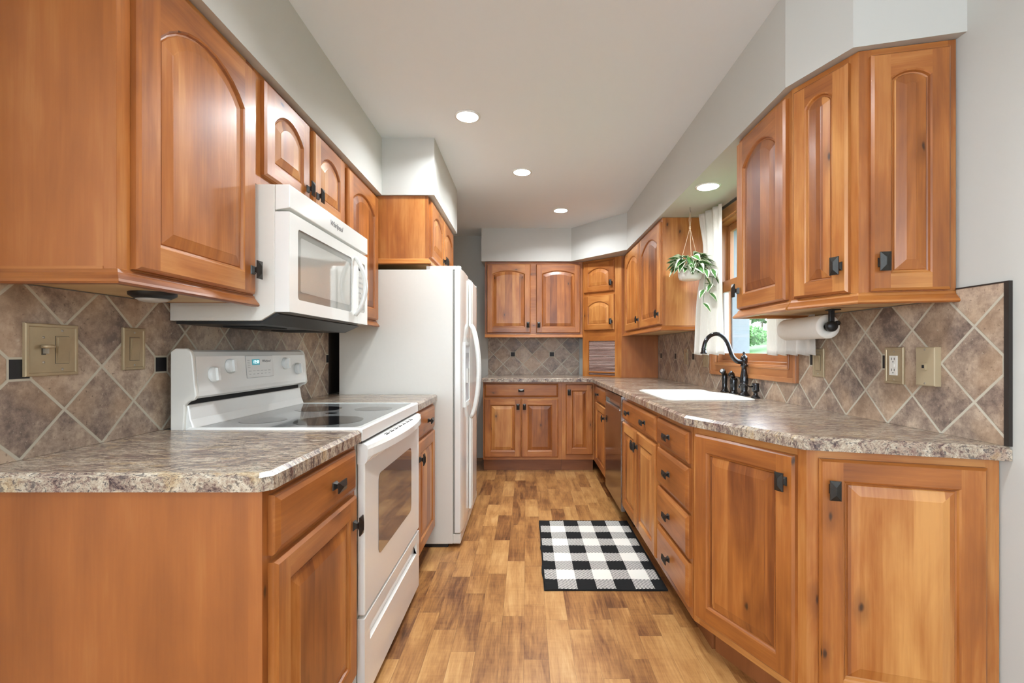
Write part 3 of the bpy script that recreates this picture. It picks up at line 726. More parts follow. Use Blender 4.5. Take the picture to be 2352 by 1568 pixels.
# ------------------------------------------------------------------ hanging plant
def planter():
    c = V((1.055, 3.040, 1.668)); r = empty('hanging_planter', c, 0, 'white pot of variegated trailing leaves hanging on jute cord by the window', 'plant')
    m = MB('ceramic'); m.lathe([(0, -.040), (.052, -.040), (.066, -.034), (.074, -.015), (.077, .02), (.074, .052), (.068, .052), (.070, .02), (.0, .02)], seg=28); m.build('pot', r)
    m = MB('soil'); m.lathe([(.0, .036), (.071, .036)], seg=24); m.build('soil', r)
    m = MB('rope'); top = V((0, 0, ZS-c.z-.03)); kn = V((0, 0, .30))
    for a in (.3, 2.4, 4.5):
        b = V((.073*math.cos(a), .073*math.sin(a), .05)); m.tube([b, b*.6+kn*.4+V((0, 0, .0)), kn], .0019, 6)
    for a in (0, PI): m.tube([kn, kn+V((.006*math.cos(a), .006*math.sin(a), .05)), top], .0022, 6)
    m.lathe([(0, .285), (.006, .29), (.007, .30), (.005, .31), (0, .315)], seg=8); m.build('cord', r)
    m = MB('chrome'); m.tube([top-V((0, 0, .012)), top+V((.006, 0, 0)), top+V((0, 0, .012)), (0, 0, ZS-c.z)], .0016, 6); m.build('hook', r)
    m = MB('leaf'); rr = random.Random(11)
    def leaf(p, d, L, W, roll=0):
        d = V(d).normalized(); side = d.cross(V((0, 0, 1))); side = side.normalized() if side.length > .05 else V((1, 0, 0)); up = side.cross(d); side, up = side*math.cos(roll)+up*math.sin(roll), up*math.cos(roll)-side*math.sin(roll); pr_ = None
        for k in range(9):
            t = k/8; w = W*math.sin(PI*min(1, t**.8))*(1-.25*t)+.0005; droop = -.35*L*t*t
            ctr = p+d*L*t+V((0, 0, droop)); a = ctr-side*w+up*w*.35; b = ctr+side*w+up*w*.35; cur = (a, ctr, b)
            if pr_:
                m.face([pr_[0], pr_[1], cur[1], cur[0]], uv=[(0, -1), (0, 0), (0, 0), (0, -1)], smooth=True); m.face([pr_[1], pr_[2], cur[2], cur[1]], uv=[(0, 0), (0, 1), (0, 1), (0, 0)], smooth=True)
            pr_ = cur
    for k in range(64):
        a = rr.uniform(0, 2*PI); el = rr.uniform(-1.1, .75); rad = rr.uniform(.04, .078)
        if math.cos(a) > .2 and math.sin(a) > -.3: a = -a*.9-.5
        p = V((rad*math.cos(a), rad*math.sin(a), rr.uniform(.045, .11))); leaf(p, (math.cos(a)+rr.uniform(-.4, .4), math.sin(a)+rr.uniform(-.4, .4), el), rr.uniform(.060, .092), rr.uniform(.024, .034), rr.uniform(-.7, .7))
    for sx, ln, n in ((.55, .15, 6), (.95, .10, 6)):           # trailing vines
        path = [V((.06*sx, -.05, .06)), V((.10*sx, -.075, .05)), V((.13*sx, -.08, .0)), V((.12*sx, -.08, -ln*.6)), V((.10*sx, -.078, -ln*1.3))]
        m.tube(path, .0014, 5)
        for q in range(n):
            t = q/(n-1)*(len(path)-1); i = min(int(t), len(path)-2); p = path[i].lerp(path[i+1], t-i); a = q*2.4
            leaf(p, (math.cos(a), -.6+.3*math.sin(a), -.9), .062, .023, .5*math.sin(a*2))
    for q, (dx, dz) in enumerate(((.14, .02), (.15, -.05), (.125, .06), (.13, -.09))): leaf(V((dx*.55, -.06, dz+.02)), (.8, -.5, .2-.1*q), .075, .022)
    m.build('foliage', r)
planter()

# ------------------------------------------------------------------ sink and faucet
def sink():
    c = V((.96, 2.765, .914)); r = empty('kitchen_sink', c, 0, 'white double-bowl sink set in the right countertop', 'sink')
    P = [(x-c.x, y-c.y) for x, y in SINK]; L = lambda d, z: [(x, y, z) for x, y in offset(P, d)]
    m = MB('sink'); m.rings([L(.009, .0008), L(.009, .004), L(.004, .0055), L(-.004, .0045), L(-.007, 0), L(-.012, -.10), L(-.035, -.18), L(-.06, -.188)], cap1=True, smooth=True); m.build('basin', r)
    m = MB('sink'); m.box(-.205, .195, -.02, .02, -.187, -.03); m.build('bowl_divider', r, bevel=.012, seg=3)
    for y in (-.19, .20):
        m = MB('chrome'); m.lathe([(0, -.1865), (.04, -.1865), (.042, -.184), (.030, -.183), (0, -.185)], (-.02, y, 0), 20); m.build('drain', r)
sink()
def faucet():
    r = empty('kitchen_faucet', (1.243, 2.69, .914), 0, 'dark bronze gooseneck faucet behind the sink', 'faucet')
    m = MB('faucet'); m.lathe([(0, 0), (.030, 0), (.031, .006), (.026, .012), (.020, .020), (.018, .030), (.021, .055), (.0235, .085), (.020, .115), (.0145, .145), (.0135, .165), (.019, .170), (.020, .176), (.0155, .180), (.0155, .185), (.019, .190), (.0195, .215), (.016, .226), (.010, .231), (.006, .235), (.0075, .241), (.0075, .247), (.004, .252), (0, .253)], seg=28); m.build('body', r)
    pts = [V((-.010, 0, .195)), V((-.030, 0, .195)), V((-.050, 0, .205)), V((-.068, 0, .228)), V((-.080, 0, .262)), V((-.094, 0, .300)), V((-.115, 0, .332)), V((-.145, 0, .352)), V((-.175, 0, .352)), V((-.203, 0, .336)), V((-.221, 0, .310)), V((-.229, 0, .282)), V((-.231, 0, .268))]
    fine = []
    for i in range(len(pts)-1):
        p0, p1, p2, p3 = pts[max(i-1, 0)], pts[i], pts[i+1], pts[min(i+2, len(pts)-1)]
        for k in range(5):
            t = k/5; fine.append(.5*((2*p1)+(p2-p0)*t+(2*p0-5*p1+4*p2-p3)*t*t+(3*p1-p0-3*p2+p3)*t**3))
    fine.append(pts[-1]); m = MB('faucet'); m.tube(fine, [.0145-.003*min(1, i/20) for i in range(len(fine))], 16); m.build('spout', r)
    m = MB('faucet'); m.lathe([(0, .240), (.017, .240), (.018, .247), (.014, .254), (.0125, .268), (.014, .272), (0, .274)], (-.231, 0, 0), 20); m.build('aerator', r)
    s = empty('side_sprayer', (1.243, 2.955, .914), 0, 'dark side sprayer with round grey nozzle left of the faucet', 'sprayer', 'sink deck fittings')
    m = MB('faucet'); m.lathe([(0, 0), (.025, 0), (.026, .005), (.018, .012), (.0165, .026), (.015, .030), (.0155, .060), (.0175, .085), (.0165, .105), (.013, .118), (0, .125)], seg=20)
    m.tube([(0, 0, .105), (-.010, -.006, .124), (-.022, -.012, .134)], [.014, .0165, .017], 16); m.build('sprayer_body', s)
    m = MB('foil'); m.tube([(-.0215, -.0118, .1338), (-.0245, -.0133, .1353)], .011, 14); m.build('nozzle', s)
    s = empty('faucet_handle', (1.243, 2.825, .914), 0, 'dark bell-shaped lever handle between sprayer and faucet', 'faucet handle', 'sink deck fittings')
    m = MB('faucet'); m.lathe([(0, 0), (.028, 0), (.029, .005), (.022, .012), (.0195, .03), (.021, .055), (.023, .082), (.020, .092), (.014, .098), (0, .10)], seg=24); m.build('handle_body', s)
    m = MB('faucet'); m.tube([(0, 0, .094), (-.012, -.008, .118), (-.022, -.014, .128), (-.034, -.022, .120), (-.038, -.024, .108)], [.012, .0135, .011, .008, .006], 12); m.build('lever', s)
    s = empty('soap_dispenser', (1.243, 2.555, .914), 0, 'squat dark soap dispenser with thin curved spout right of the faucet', 'soap dispenser', 'sink deck fittings')
    m = MB('faucet'); m.lathe([(0, 0), (.024, 0), (.025, .004), (.017, .011), (.012, .020), (.011, .032), (.0185, .037), (.0195, .045), (.018, .073), (.0195, .079), (.015, .082), (0, .083)], seg=20); m.build('dispenser_body', s)
    m = MB('faucet'); m.tube([(-.012, 0, .064), (-.032, 0, .062), (-.055, 0, .076), (-.075, 0, .080), (-.088, 0, .068), (-.090, 0, .055)], [.0045, .0042, .004, .004, .004, .0052], 10); m.build('dispenser_spout', s)
faucet()

# ------------------------------------------------------------------ text helper (lettering that stands on the appliances)
def text(s, size, mat, name, parent, loc, rot, shear=0, ext=.0004):
    cu = bpy.data.curves.new('t', 'FONT'); cu.body = s; cu.size = size; cu.shear = shear; cu.extrude = ext; cu.align_x = 'CENTER'; cu.align_y = 'CENTER'
    o = bpy.data.objects.new('t', cu); COL.objects.link(o); me = bpy.data.meshes.new_from_object(o.evaluated_get(bpy.context.evaluated_depsgraph_get()))
    bpy.data.objects.remove(o); me.materials.clear(); me.materials.append(M[mat]); q = bpy.data.objects.new(name, me); COL.objects.link(q); q.parent = parent; q.location = loc; q.rotation_euler = rot; return q
FACE_X = (PI/2, 0, PI/2)              # lettering on a surface facing +x

# ------------------------------------------------------------------ microwave (world axes, origin at body centre bottom)
def microwave():
    y0, y1 = 1.5455, 2.300; O = V((-.98, (y0+y1)/2, 1.268)); r = empty('microwave', O, 0, 'white over-the-range microwave mounted under the short cabinets', 'microwave')
    w = (y1-y0)/2; X = lambda x: x-O.x; Z = lambda z: z-O.z; bk, sm, fr = X(XL+.011), X(-.829), X(-.780); top = Z(1.716)
    m = MB('enamel_side')
    prof = [(bk, 0), (X(-.875), 0), (sm, Z(1.296)), (sm, top), (bk, top)]
    L = [[(x, -w, z) for x, z in prof], [(x, w, z) for x, z in prof]]; m.rings(L, cap0=True, cap1=True); m.build('body', r, bevel=.0015, weld=True)
    m = MB(['enamel_side']); m.box(bk+.012, X(-.905), -w-.0012, -w, Z(1.279), Z(1.317)); m.build('side_recess', r, bevel=.001)
    m = MB(['black', 'gap']); m.box(bk+.01, X(-.885), -w+.015, w-.015, -.010, -.0005); m.rings([[(X(-.885), -w+.01, -.010), (sm+.012, -w+.01, Z(1.289)), (sm+.012, w-.01, Z(1.289)), (X(-.885), w-.01, -.010)], [(X(-.885), -w+.01, -.001), (sm+.001, -w+.01, Z(1.2955)), (sm+.001, w-.01, Z(1.2955)), (X(-.885), w-.01, -.001)]], cap0=True, cap1=True)
    for y in (-.22, .10): m.box(X(-1.10), X(-.95), y, y+.16, -.013, -.010, mi=1)
    m.build('base_vent', r)
    m = MB('enamel'); L = [[(sm+.001, y, Z(1.632)), (fr+.001, y, Z(1.640)), (fr+.001, y, top), (sm+.001, y, top)] for y in (-w, w)]; m.rings(L, cap0=True, cap1=True); tp = m.build('vent_panel', r, bevel=.002, weld=True)
    yl = lambda y: y-O.y
    dy0, dy1 = -w, yl(2.160)
    def plate(name, a, b, z0, z1, holes, par=r):
        m = MB('enamel'); t = .0
        m.rings([[(sm+.001, a, z0), (sm+.001, b, z0), (sm+.001, b, z1), (sm+.001, a, z1)], [(fr, a, z0), (fr, b, z0), (fr, b, z1), (fr, a, z1)]], cap0=True)
        h0, h1, k0, k1 = holes; O_ = [(a, z0), (b, z0), (b, z1), (a, z1)]; H = rounded([(h0, k0), (h1, k0), (h1, k1), (h0, k1)], .014, 4)
        nh = len(H)//4
        for q in range(4):
            seg = H[q*nh:(q+1)*nh]; c = O_[q]
            for i in range(nh-1): m.face([(fr, *c), (fr, *seg[i+1]), (fr, *seg[i])])
            nx = H[((q+1)*nh) % len(H)]; c2 = O_[(q+1) % 4]; m.face([(fr, *c), (fr, *c2), (fr, *nx), (fr, *seg[-1])])
        m.rings([[(fr, *p) for p in H], [(fr-.004, *p) for p in H]])
        o = m.build(name, par, bevel=0, weld=True); return o, H
    d, H = plate('door', dy0, dy1, Z(1.297), Z(1.627), (yl(1.603), yl(2.100), Z(1.343), Z(1.584)))
    m = MB('mesh_glass'); m.face([(fr-.0038, *p) for p in H]); wn = m.build('window', d)
    m = MB('mesh_glass_in'); H2 = rounded([(yl(1.628), Z(1.372)), (yl(2.080), Z(1.372)), (yl(2.080), Z(1.560)), (yl(1.628), Z(1.560))], .01, 4); m.face([(fr-.0034, *p) for p in H2]); m.build('window_screen', d)
    m = MB('enamel'); N = 20; hp = []
    for k in range(N+1):
        t = k/N; hp.append((fr+.004+.046*math.sin(PI*t)**.8, yl(2.128), Z(1.330)+(.262)*t))
    m.tube(hp, [.011-.003*abs(2*k/N-1)**2 for k in range(N+1)], 12); m.build('handle', d)
    c, H = plate('control_panel', dy1+.0015, w, Z(1.297), Z(1.627), (yl(2.180), yl(2.268), Z(1.350), Z(1.583)))
    m = MB(['mesh_glass_in', 'gap', 'greyprint']); m.face([(fr-.0036, *p) for p in H]); m.box(fr-.0036, fr-.0030, yl(2.190), yl(2.258), Z(1.545), Z(1.572), mi=1)
    for i in range(7):
        for j in range(3): m.box(fr-.0036, fr-.0032, yl(2.193)+j*.023, yl(2.207)+j*.023, Z(1.365)+i*.024, Z(1.372)+i*.024, mi=2)
    m.build('keypad', c)
    text('Whirlpool', .030, 'chrome', 'logo', tp, (fr+.0016, yl(1.925), Z(1.679)), FACE_X, .3)
microwave()

# ------------------------------------------------------------------ range
def kitchen_range():
    y0, y1 = 1.516, 2.288; O = V((-.82, (y0+y1)/2, 0)); w = (y1-y0)/2; X = lambda x: x-O.x; yl = lambda y: y-O.y
    r = empty('range', O, 0, 'white freestanding electric range with glass cooktop and rear control panel', 'range')
    m = MB('enamel_side'); m.box(X(XL+.035), X(-.552), -w+.004, w-.004, .03, .875); m.build('body', r)
    for x in (X(-1.10), X(-.62)):
        for y in (-.32, .32): m = MB('black'); m.lathe([(.016, 0), (.016, .03)], (x, y, 0), 10); m.build('foot', r)
    # cooktop frame with recessed glass
    m = MB('enamel'); xb, xf = X(-1.10), X(-.530); T = .9195; i = .022
    o0 = [(xb, -w), (xf, -w), (xf, w), (xb, w)]; q = lambda P, z: [(x, y, z) for x, y in P]
    inn = rounded([(xb+.012, -w+i), (xf-i, -w+i), (xf-i, w-i), (xb+.012, w-i)], [.01, .03, .03, .01], 5); nh = len(inn)//4
    m.rings([q(o0, .877), q(o0, T-.006), q(offset(o0, -.005), T)], cap0=True); ot = q(offset(o0, -.005), T)
    for k in range(4):
        seg = [(x, y, T) for x, y in inn[k*nh:(k+1)*nh]]
        for a in range(nh-1): m.face([ot[k], seg[a+1], seg[a]])
        nx = (*inn[((k+1)*nh) % len(inn)], T); m.face([ot[k], ot[(k+1) % 4], nx, seg[-1]])
    m.rings([q(inn, T), q(inn, T-.0025)]); fr = m.build('cooktop_frame', r, weld=True)
    m = MB('cooktop'); m.face(q(inn, T-.002)); gl = m.build('glass_top', r)
    def burn(x, y, rad, mat='burner', sx=1):
        m = MB(mat); n = 48; m.face([(X(x)+rad*sx*math.cos(2*PI*k/n), yl(y)+rad*math.sin(2*PI*k/n), T-.0016) for k in range(n)]); m.build('burner', gl)
    burn(-.715, 1.700, .118); burn(-.955, 1.705, .078); burn(-.668, 2.050, .078); burn(-.905, 2.045, .095); burn(-.79, 1.90, .022)
    # rear guard and control housing
    m = MB('enamel'); L = [[(X(-1.13), y, T-.02), (X(-1.078), y, T-.004), (X(-1.090), y, .945), (X(-1.097), y, .992), (X(-1.13), y, .996)] for y in (-w+.010, w-.010)]; m.rings(L, cap0=True, cap1=True); m.build('rear_guard', r, bevel=.004, weld=True)
    m = MB('gap'); m.box(X(-1.14), X(-1.104), -w+.02, w-.02, .985, 1.03); m.build('vent_slot', r)
    prof = [(-1.150, .88), (-1.108, .88), (-1.103, .992), (-1.090, 1.004), (-1.072, 1.010), (-1.066, 1.022), (-1.070, 1.06), (-1.078, 1.15), (-1.084, 1.168), (-1.098, 1.176), (-1.135, 1.176), (-1.150, 1.165)]
    for nm, a, b in (('housing_end_cap', -w, -w+.014), ('housing_end_cap', w-.014, w)):
        m = MB('enamel_side'); m.rings([[(X(x), y, z) for x, z in prof] for y in (a, b)], cap0=True, cap1=True); m.build(nm, r, bevel=.004, weld=True)
    p2 = [(-1.150, 1.012), (-1.082, 1.012), (-1.069, 1.020), (-1.068, 1.035), (-1.078, 1.15), (-1.087, 1.166), (-1.100, 1.172), (-1.150, 1.172)]
    m = MB('enamel'); m.rings([[(X(x), y, z) for x, z in p2] for y in (-w+.0145, w-.0145)], cap0=True, cap1=True); cp = m.build('control_panel', r, weld=True)
    tilt = math.atan2(.010, .115)
    fx = lambda z: X(-1.068-.010*(z-1.035)/.115)
    for y, z in ((1.607, 1.088), (1.700, 1.114), (2.088, 1.114), (2.196, 1.088)):
        e = MB(['plastic', 'greyprint']); e.lathe([(0, 0), (.026, 0), (.0268, .003), (.0255, .010), (.023, .014), (0, .015)], seg=28, axis=0); e.box(.013, .023, -.0065, .0065, -.0215, .0215); 
        pass
        k = e.build('control_knob', r, loc=(fx(z), yl(y), z), rot=(0, -tilt, 0))
    m = MB(['plastic', 'greyprint', 'lcd']); zc = 1.108; yc = 1.925
    def on(y0_, y1_, z0_, z1_, d0, d1, mi):
        m.rings([[(fx(z0_)+d, yl(y0_), z0_), (fx(z0_)+d, yl(y1_), z0_), (fx(z1_)+d, yl(y1_), z1_), (fx(z1_)+d, yl(y0_), z1_)] for d in (d0, d1)], mi=mi, cap1=True)
    on(1.798, 1.988, 1.064, 1.150, 0, .0008, 1); on(1.7995, 1.9865, 1.0655, 1.1485, .0002, .0016, 0); on(1.838, 1.890, 1.114, 1.136, .001, .0022, 2)
    for i in range(6): on(1.812+i*.027, 1.830+i*.027, 1.090, 1.0915, .001, .0019, 1); on(1.814+i*.027, 1.826+i*.027, 1.078, 1.0795, .001, .0019, 1)
    for i in range(5): on(1.808, 1.824, 1.104+i*.007, 1.1052+i*.007, .001, .0019, 1)
    dp = m.build('display_panel', r)
    text('12:50', .0175, 'lcd_digit', 'clock_digits', dp, (fx(1.125)+.0027, yl(1.864), 1.125), (PI/2-0, 0, PI/2), .12)
    text('Whirlpool', .015, 'greyprint', 'logo', dp, (fx(1.128)+.0020, yl(1.938), 1.128), FACE_X, .3)
    # oven door
    def rr(a, b, z0, z1, x, rad=.03): return [(x, p[0], p[1]) for p in rounded([(a, z0), (b, z0), (b, z1), (a, z1)], rad, 5)]
    D0, D1 = X(-.548), X(-.524); a, b = -w+.004, w-.004
    m = MB('enamel'); m.box(D0, D1, a, b, .312, .805); od = m.build('oven_door', r, bevel=.004)
    m = MB('oven_glass'); m.rings([rr(yl(1.660), yl(2.130), .448, .735, D1+.0003), rr(yl(1.660), yl(2.130), .448, .735, D1+.0012)], cap1=True); m.build('oven_window', od)
    m = MB(['enamel', 'gap']); n = 24; top = []; 
    bow = lambda t: .010+.034*math.sin(PI*t)**.75
    secs = []
    for k in range(n+1):
        t = k/n; y = a+(b-a)*t; s = bow(t); d = D1
        secs.append([(D0, y, .802), (d, y, .802), (d+s*.55, y, .808+.010*math.sin(PI*t)), (d+s, y, .826), (d+s, y, .850), (d+s*.75, y, .862), (d-.004, y, .868), (D0, y, .868)])
    m.rings(secs, cap0=True, cap1=True, smooth=False)
    for k in range(7): 
        for dx in (.004, .012): m.box(D1+dx, D1+dx+.0035, a+.19+k*.058, a+.19+k*.058+.036, .8615, .8665-.0+dx*.0, mi=1)
    m.build('door_handle', od)
    m = MB('black'); m.box(X(-.560), X(-.536), -w+.012, w-.012, .868, .877); m.build('door_gap_seal', r)
    m = MB('enamel'); z0, z1 = .035, .300; m.box(D0, D1, a, b, z0, .205); m.box(D0, D1, a, b, .262, z1); m.box(D0, D1, a, yl(1.572), .205, .262); m.box(D0, D1, yl(2.236), b, .205, .262); m.box(D0, D1-.014, yl(1.572), yl(2.236), .205, .262)
    m.rings([[(D1-.014, yl(1.572), .207), (D1-.014, yl(2.236), .207), (D1-.014, yl(2.236), .240), (D1-.014, yl(1.572), .240)], [(D1, yl(1.572), .205), (D1, yl(2.236), .205), (D1-.0139, yl(2.236), .240), (D1-.0139, yl(1.572), .240)]])
    m.build('storage_drawer', r)
kitchen_range()

# ------------------------------------------------------------------ refrigerator
def fridge():
    y0, y1 = 2.800, 3.705; O = V((-.74, (y0+y1)/2, 0)); w = (y1-y0)/2; X = lambda x: x-O.x; yl = lambda y: y-O.y
    r = empty('refrigerator', O, 0, 'tall white side-by-side refrigerator with dispenser at the end of the left run', 'refrigerator')
    m = MB('enamel_side'); m.box(X(-1.118), X(-.440), -w, w, .022, 1.655); m.build('body', r, bevel=.003)
    m = MB('black'); m.box(X(-1.10), X(-.47), -w+.01, w-.01, 0, .022); m.build('base', r)
    m = MB('enamel_side'); m.box(X(-.440), X(-.395), -w+.002, w-.002, .022, .078); m.build('toe_grille', r, bevel=.004)
    m = MB('gasket'); m.box(X(-.438), X(-.430), -w+.006, w-.006, .080, 1.652); m.build('door_gasket', r)
    f0, f1 = X(-.430), X(-.384)
    def rd(name, a, b):
        m = MB('enamel'); n = 10; L = []
        for k in range(n+1):
            t = k/n; y = a+(b-a)*t; L.append((f1-.010*(2*t-1)**4-.002, y))
        poly = [(f0, a)]+L+[(f0, b)]
        m.prism([(p[0], p[1]) for p in poly], .086, 1.662); return m.build(name, r, bevel=.004)
    sp = 3.175
    d1 = rd('freezer_door', -w, yl(sp)-.003); d2 = rd('refrigerator_door', yl(sp)+.003, w)
    for par, y, off in ((d1, yl(sp)-.032, 0), (d2, yl(sp)+.034, 0)):
        m = MB('enamel'); ins = f1-.004
        m.box(ins, f1+.016, y-.014, y+.014, 1.335, 1.640); m.build('handle_strip', par, bevel=.006)
        m = MB('enamel'); m.box(ins, f1+.016, y-.014, y+.014, .120, .735); m.build('handle_strip', par, bevel=.006)
        m = MB('enamel'); n = 24; pts = []
        for k in range(n+1):
            t = k/n; pts.append((f1+.008+.052*math.sin(PI*t)**.62, y, .728+(1.345-.728)*t))
        m.tube(pts, .0135, 12, flat=1.15); m.build('handle', par)
    m = MB(['enamel', 'foil', 'greyprint']); a, b, z0, z1 = yl(2.895), yl(3.105), .825, 1.225
    m.box(f1-.006, f1+.008, a-.018, a, z0, z1); m.box(f1-.006, f1+.008, b, b+.018, z0, z1); m.box(f1-.006, f1+.008, a, b, z1-.02, z1); m.box(f1-.006, f1+.010, a, b, z0, z0+.03)
    m.box(f1-.005, f1+.004, a, b, 1.105, z1-.02, mi=1); m.box(f1-.005, f1+.0005, a, b, z0+.03, 1.105, mi=1); m.box(f1+.004, f1+.006, a+.04, b-.04, 1.13, 1.16, mi=2); m.box(f1, f1+.012, a+.08, b-.08, .97, 1.06, mi=0)
    m.build('dispenser', d1)
    for y in (-w+.03, w-.03):
        m = MB('plastic'); m.lathe([(0, 1.6625), (.016, 1.6625), (.016, 1.676), (.013, 1.680), (0, 1.681)], (f0+.020, y, 0), 18); m.box(X(-.60), f0+.012, y-.024, y+.024, 1.6555, 1.678); m.build('hinge_cover', r, bevel=.004)
    m = MB('chrome'); m.lathe([(0, 0), (.011, 0), (.009, .002), (0, .0025)], (f1-.004, yl(3.655), 1.600), 16, axis=0); m.build('badge', d2)
fridge()

# ------------------------------------------------------------------ dishwasher
def dishwasher():
    y0, y1 = 3.134, 3.774; O = V((.95, (y0+y1)/2, 0)); w = (y1-y0)/2; X = lambda x: x-O.x
    r = empty('dishwasher', O, 0, 'dark stainless dishwasher with recessed pocket handle under the right counter', 'dishwasher')
    m = MB('black'); m.box(X(.655), X(XR-.03), -w+.004, w-.004, .10, .868); m.box(X(.715), X(.735), -w+.004, w-.004, 0, .10); m.build('tub', r)
    F = X(.630); m = MB(['steel', 'steel_edge']); B = X(.653)
    m.box(F, B, -w+.012, w-.004, .100, .762); m.box(F, B, -w+.012, w-.004, .815, .866); m.box(F, B, -w+.012, -w+.055, .762, .815); m.box(F, B, w-.035, w-.004, .762, .815); m.box(F+.016, B, -w+.055, w-.035, .762, .815, mi=1)
    m.box(F+.002, B, -w+.003, -w+.012, .100, .866, mi=1)
    m.build('door', r)
    m = MB('steel_edge'); m.box(F-.004, F, -w+.05, w-.03, .765, .776); m.build('handle_lip', r)
dishwasher()

# ------------------------------------------------------------------ rug
def rug():
    m = MB('rug'); x1, y1, T = .604, .940, .007; nx, ny = 12, 40
    def e(x, y):
        k = max(0, 1-x/.08); return x+k*.006*math.sin(y*19+1)*(1 if y < .5 else .4)
    G_ = [[(e(x1*i/nx, y1*j/ny), y1*j/ny+.002*math.sin(9*i/nx*x1), T+.0012*math.sin(i*1.3+j*.7)+(.004*max(0, 1-i/1.2)*math.sin(j*1.1)**2)) for i in range(nx+1)] for j in range(ny+1)]
    for j in range(ny):
        for i in range(nx): m.face([G_[j][i], G_[j][i+1], G_[j+1][i+1], G_[j+1][i]])
    def side(P): 
        for p, q in zip(P, P[1:]): m.face([(p[0], p[1], 0), (q[0], q[1], 0), q, p])
    side(G_[0]); side(list(reversed(G_[-1]))); side([r_[-1] for r_ in G_]); side([r_[0] for r_ in reversed(G_)])
    m.face([(0, 0, 0), (0, y1, 0), (x1, y1, 0), (x1, 0, 0)])
    tag(m.build('rug', loc=(.084, 2.292, .0005)), 'black and white buffalo check rug on the floor before the sink cabinet', 'rug')
rug()

# ------------------------------------------------------------------ paper towels
def towels():
    x, z, ya, yb = 1.150, 1.262, 1.795, 2.078
    r = empty('paper_towel_holder', (x, ya-.02, ZU0), 0, 'black paper towel holder mounted under the right wall cabinet', 'paper towel holder'); dz = z-ZU0
    m = MB('black'); m.box(-.009, .009, -.006, .006, dz, -.002); m.box(-.018, .018, -.03, .012, -.004, -.0005); m.build('arm', r, bevel=.002)
    m = MB('black'); m.lathe([(0, -.012), (.018, -.012), (.021, -.004), (.021, .004), (.014, .014), (0, .014)], (0, 0, dz), 20, axis=1); m.build('end_knob', r)
    m = MB('black'); m.lathe([(0, -.006), (.009, -.006), (.009, .006), (0, .006)], (.022, 0, dz+.012), 14, axis=1); m.build('release_knob', r)
    m = MB('black'); m.tube([(0, .010, dz), (0, yb-ya+.035, dz)], .006, 10); m.build('spindle', r)
    q = empty('paper_towel_roll', (x, (ya+yb)/2, z), 0, 'partly used white paper towel roll hanging on the black holder', 'paper towel roll'); h = (yb-ya)/2
    m = MB('paper'); m.lathe([(.017, -h), (.045, -h), (.046, -h+.003), (.046, h-.003), (.045, h), (.017, h), (.017, -h)], seg=40, axis=1, cap=False); m.build('roll', q)
towels()

# ------------------------------------------------------------------ wall plates
def plate(name, label, y, z, side, kinds, w=.078, h=.124, mat='brassplate', group='switch plates', cat='switch'):
    """side +1: on the left wall facing +x; -1: on the right wall facing -x. local x along wall, local -y out"""
    loc = (XL+.0092 if side > 0 else XR-.0092, y, z); r = empty(name, loc, RL if side > 0 else RR, label, cat, group)
    m = MB(mat); L = lambda i, yy: [(-w/2+i, yy, -h/2+i), (w/2-i, yy, -h/2+i), (w/2-i, yy, h/2-i), (-w/2+i, yy, h/2-i)]
    if mat == 'brassplate': m.rings([L(0, 0), L(0, -.006), L(.002, -.008), L(.007, -.008), L(.009, -.0062)], cap0=True, cap1=True); f = -.0062
    else: m.rings([L(0, 0), L(0, -.018), L(.003, -.020)], cap0=True, cap1=True); f = -.020
    m.build('plate', r)
    n = len(kinds)
    for i, k in enumerate(kinds):
        cx = (i-(n-1)/2)*.046; 
        if k == 'rocker':
            m = MB(['brassplate', 'slate']); m.box(cx-.0175, cx+.0175, f-.0006, f, -.0345, .0345, mi=1); m.box(cx-.0165, cx+.0165, f-.0012, f-.0006, -.0335, .0335)
            m.rings([[(cx-.014, f-.0012, -.031), (cx+.014, f-.0012, -.031), (cx+.014, f-.0012, .031), (cx-.014, f-.0012, .031)], [(cx-.014, f-.0018, -.031), (cx+.014, f-.0018, -.031), (cx+.014, f-.0065, .031), (cx-.014, f-.0065, .031)]], cap1=True); m.build('rocker_switch', r)
            sc = [(cx, .048), (cx, -.048)]
        elif k == 'toggle':
            m = MB(['brassplate', 'slate', 'screw']); m.box(cx-.005, cx+.005, f-.0006, f, -.012, .012, mi=1); m.box(cx-.002, cx+.002, f-.012, f, -.009, .003, mi=2); m.lathe([(0, -.005), (.012, -.004), (.013, 0), (.012, .004), (0, .005)], (cx, f-.012, .008), 18); m.build('slide_switch', r); sc = [(cx, .030), (cx, -.030)]
        elif k == 'outlet':
            m = MB(['outlet', 'gap']); m.box(cx-.0165, cx+.0165, f-.0035, f, -.0335, .0335)
            for zz in (.019, -.019):
                for dx in (-.006, .006): m.box(cx+dx-.001, cx+dx+.001, f-.0039, f-.0035, zz, zz+.008, mi=1)
                m.lathe([(0, f-.0039), (.0022, f-.0037)], (cx, 0, zz-.006), 10, axis=1, mi=1)
            m.box(cx-.006, cx+.006, f-.0045, f-.0035, -.005, .005); m.build('receptacle', r); sc = [(cx, .048), (cx, -.048)]
        elif k == 'phone':
            m = MB(['cream', 'gap']); m.box(cx-.008, cx+.008, f-.006, f, -.010, .010); m.box(cx-.0045, cx+.0045, f-.0063, f-.006, -.005, .005, mi=1); m.build('jack', r); sc = [(cx, .053), (cx, -.053)]
        m = MB('screw')
        for sx, sz in sc: m.lathe([(0, f-.0012), (.0028, f-.001), (.0032, f)], (sx, 0, sz), 12, axis=1)
        m.build('screw', r)
    return r
plate('switch_plate', 'double tan switch plate beside the black tile insert, left foreground', 1.160, 1.170, 1, ['toggle', 'rocker'], w=.130, h=.127)
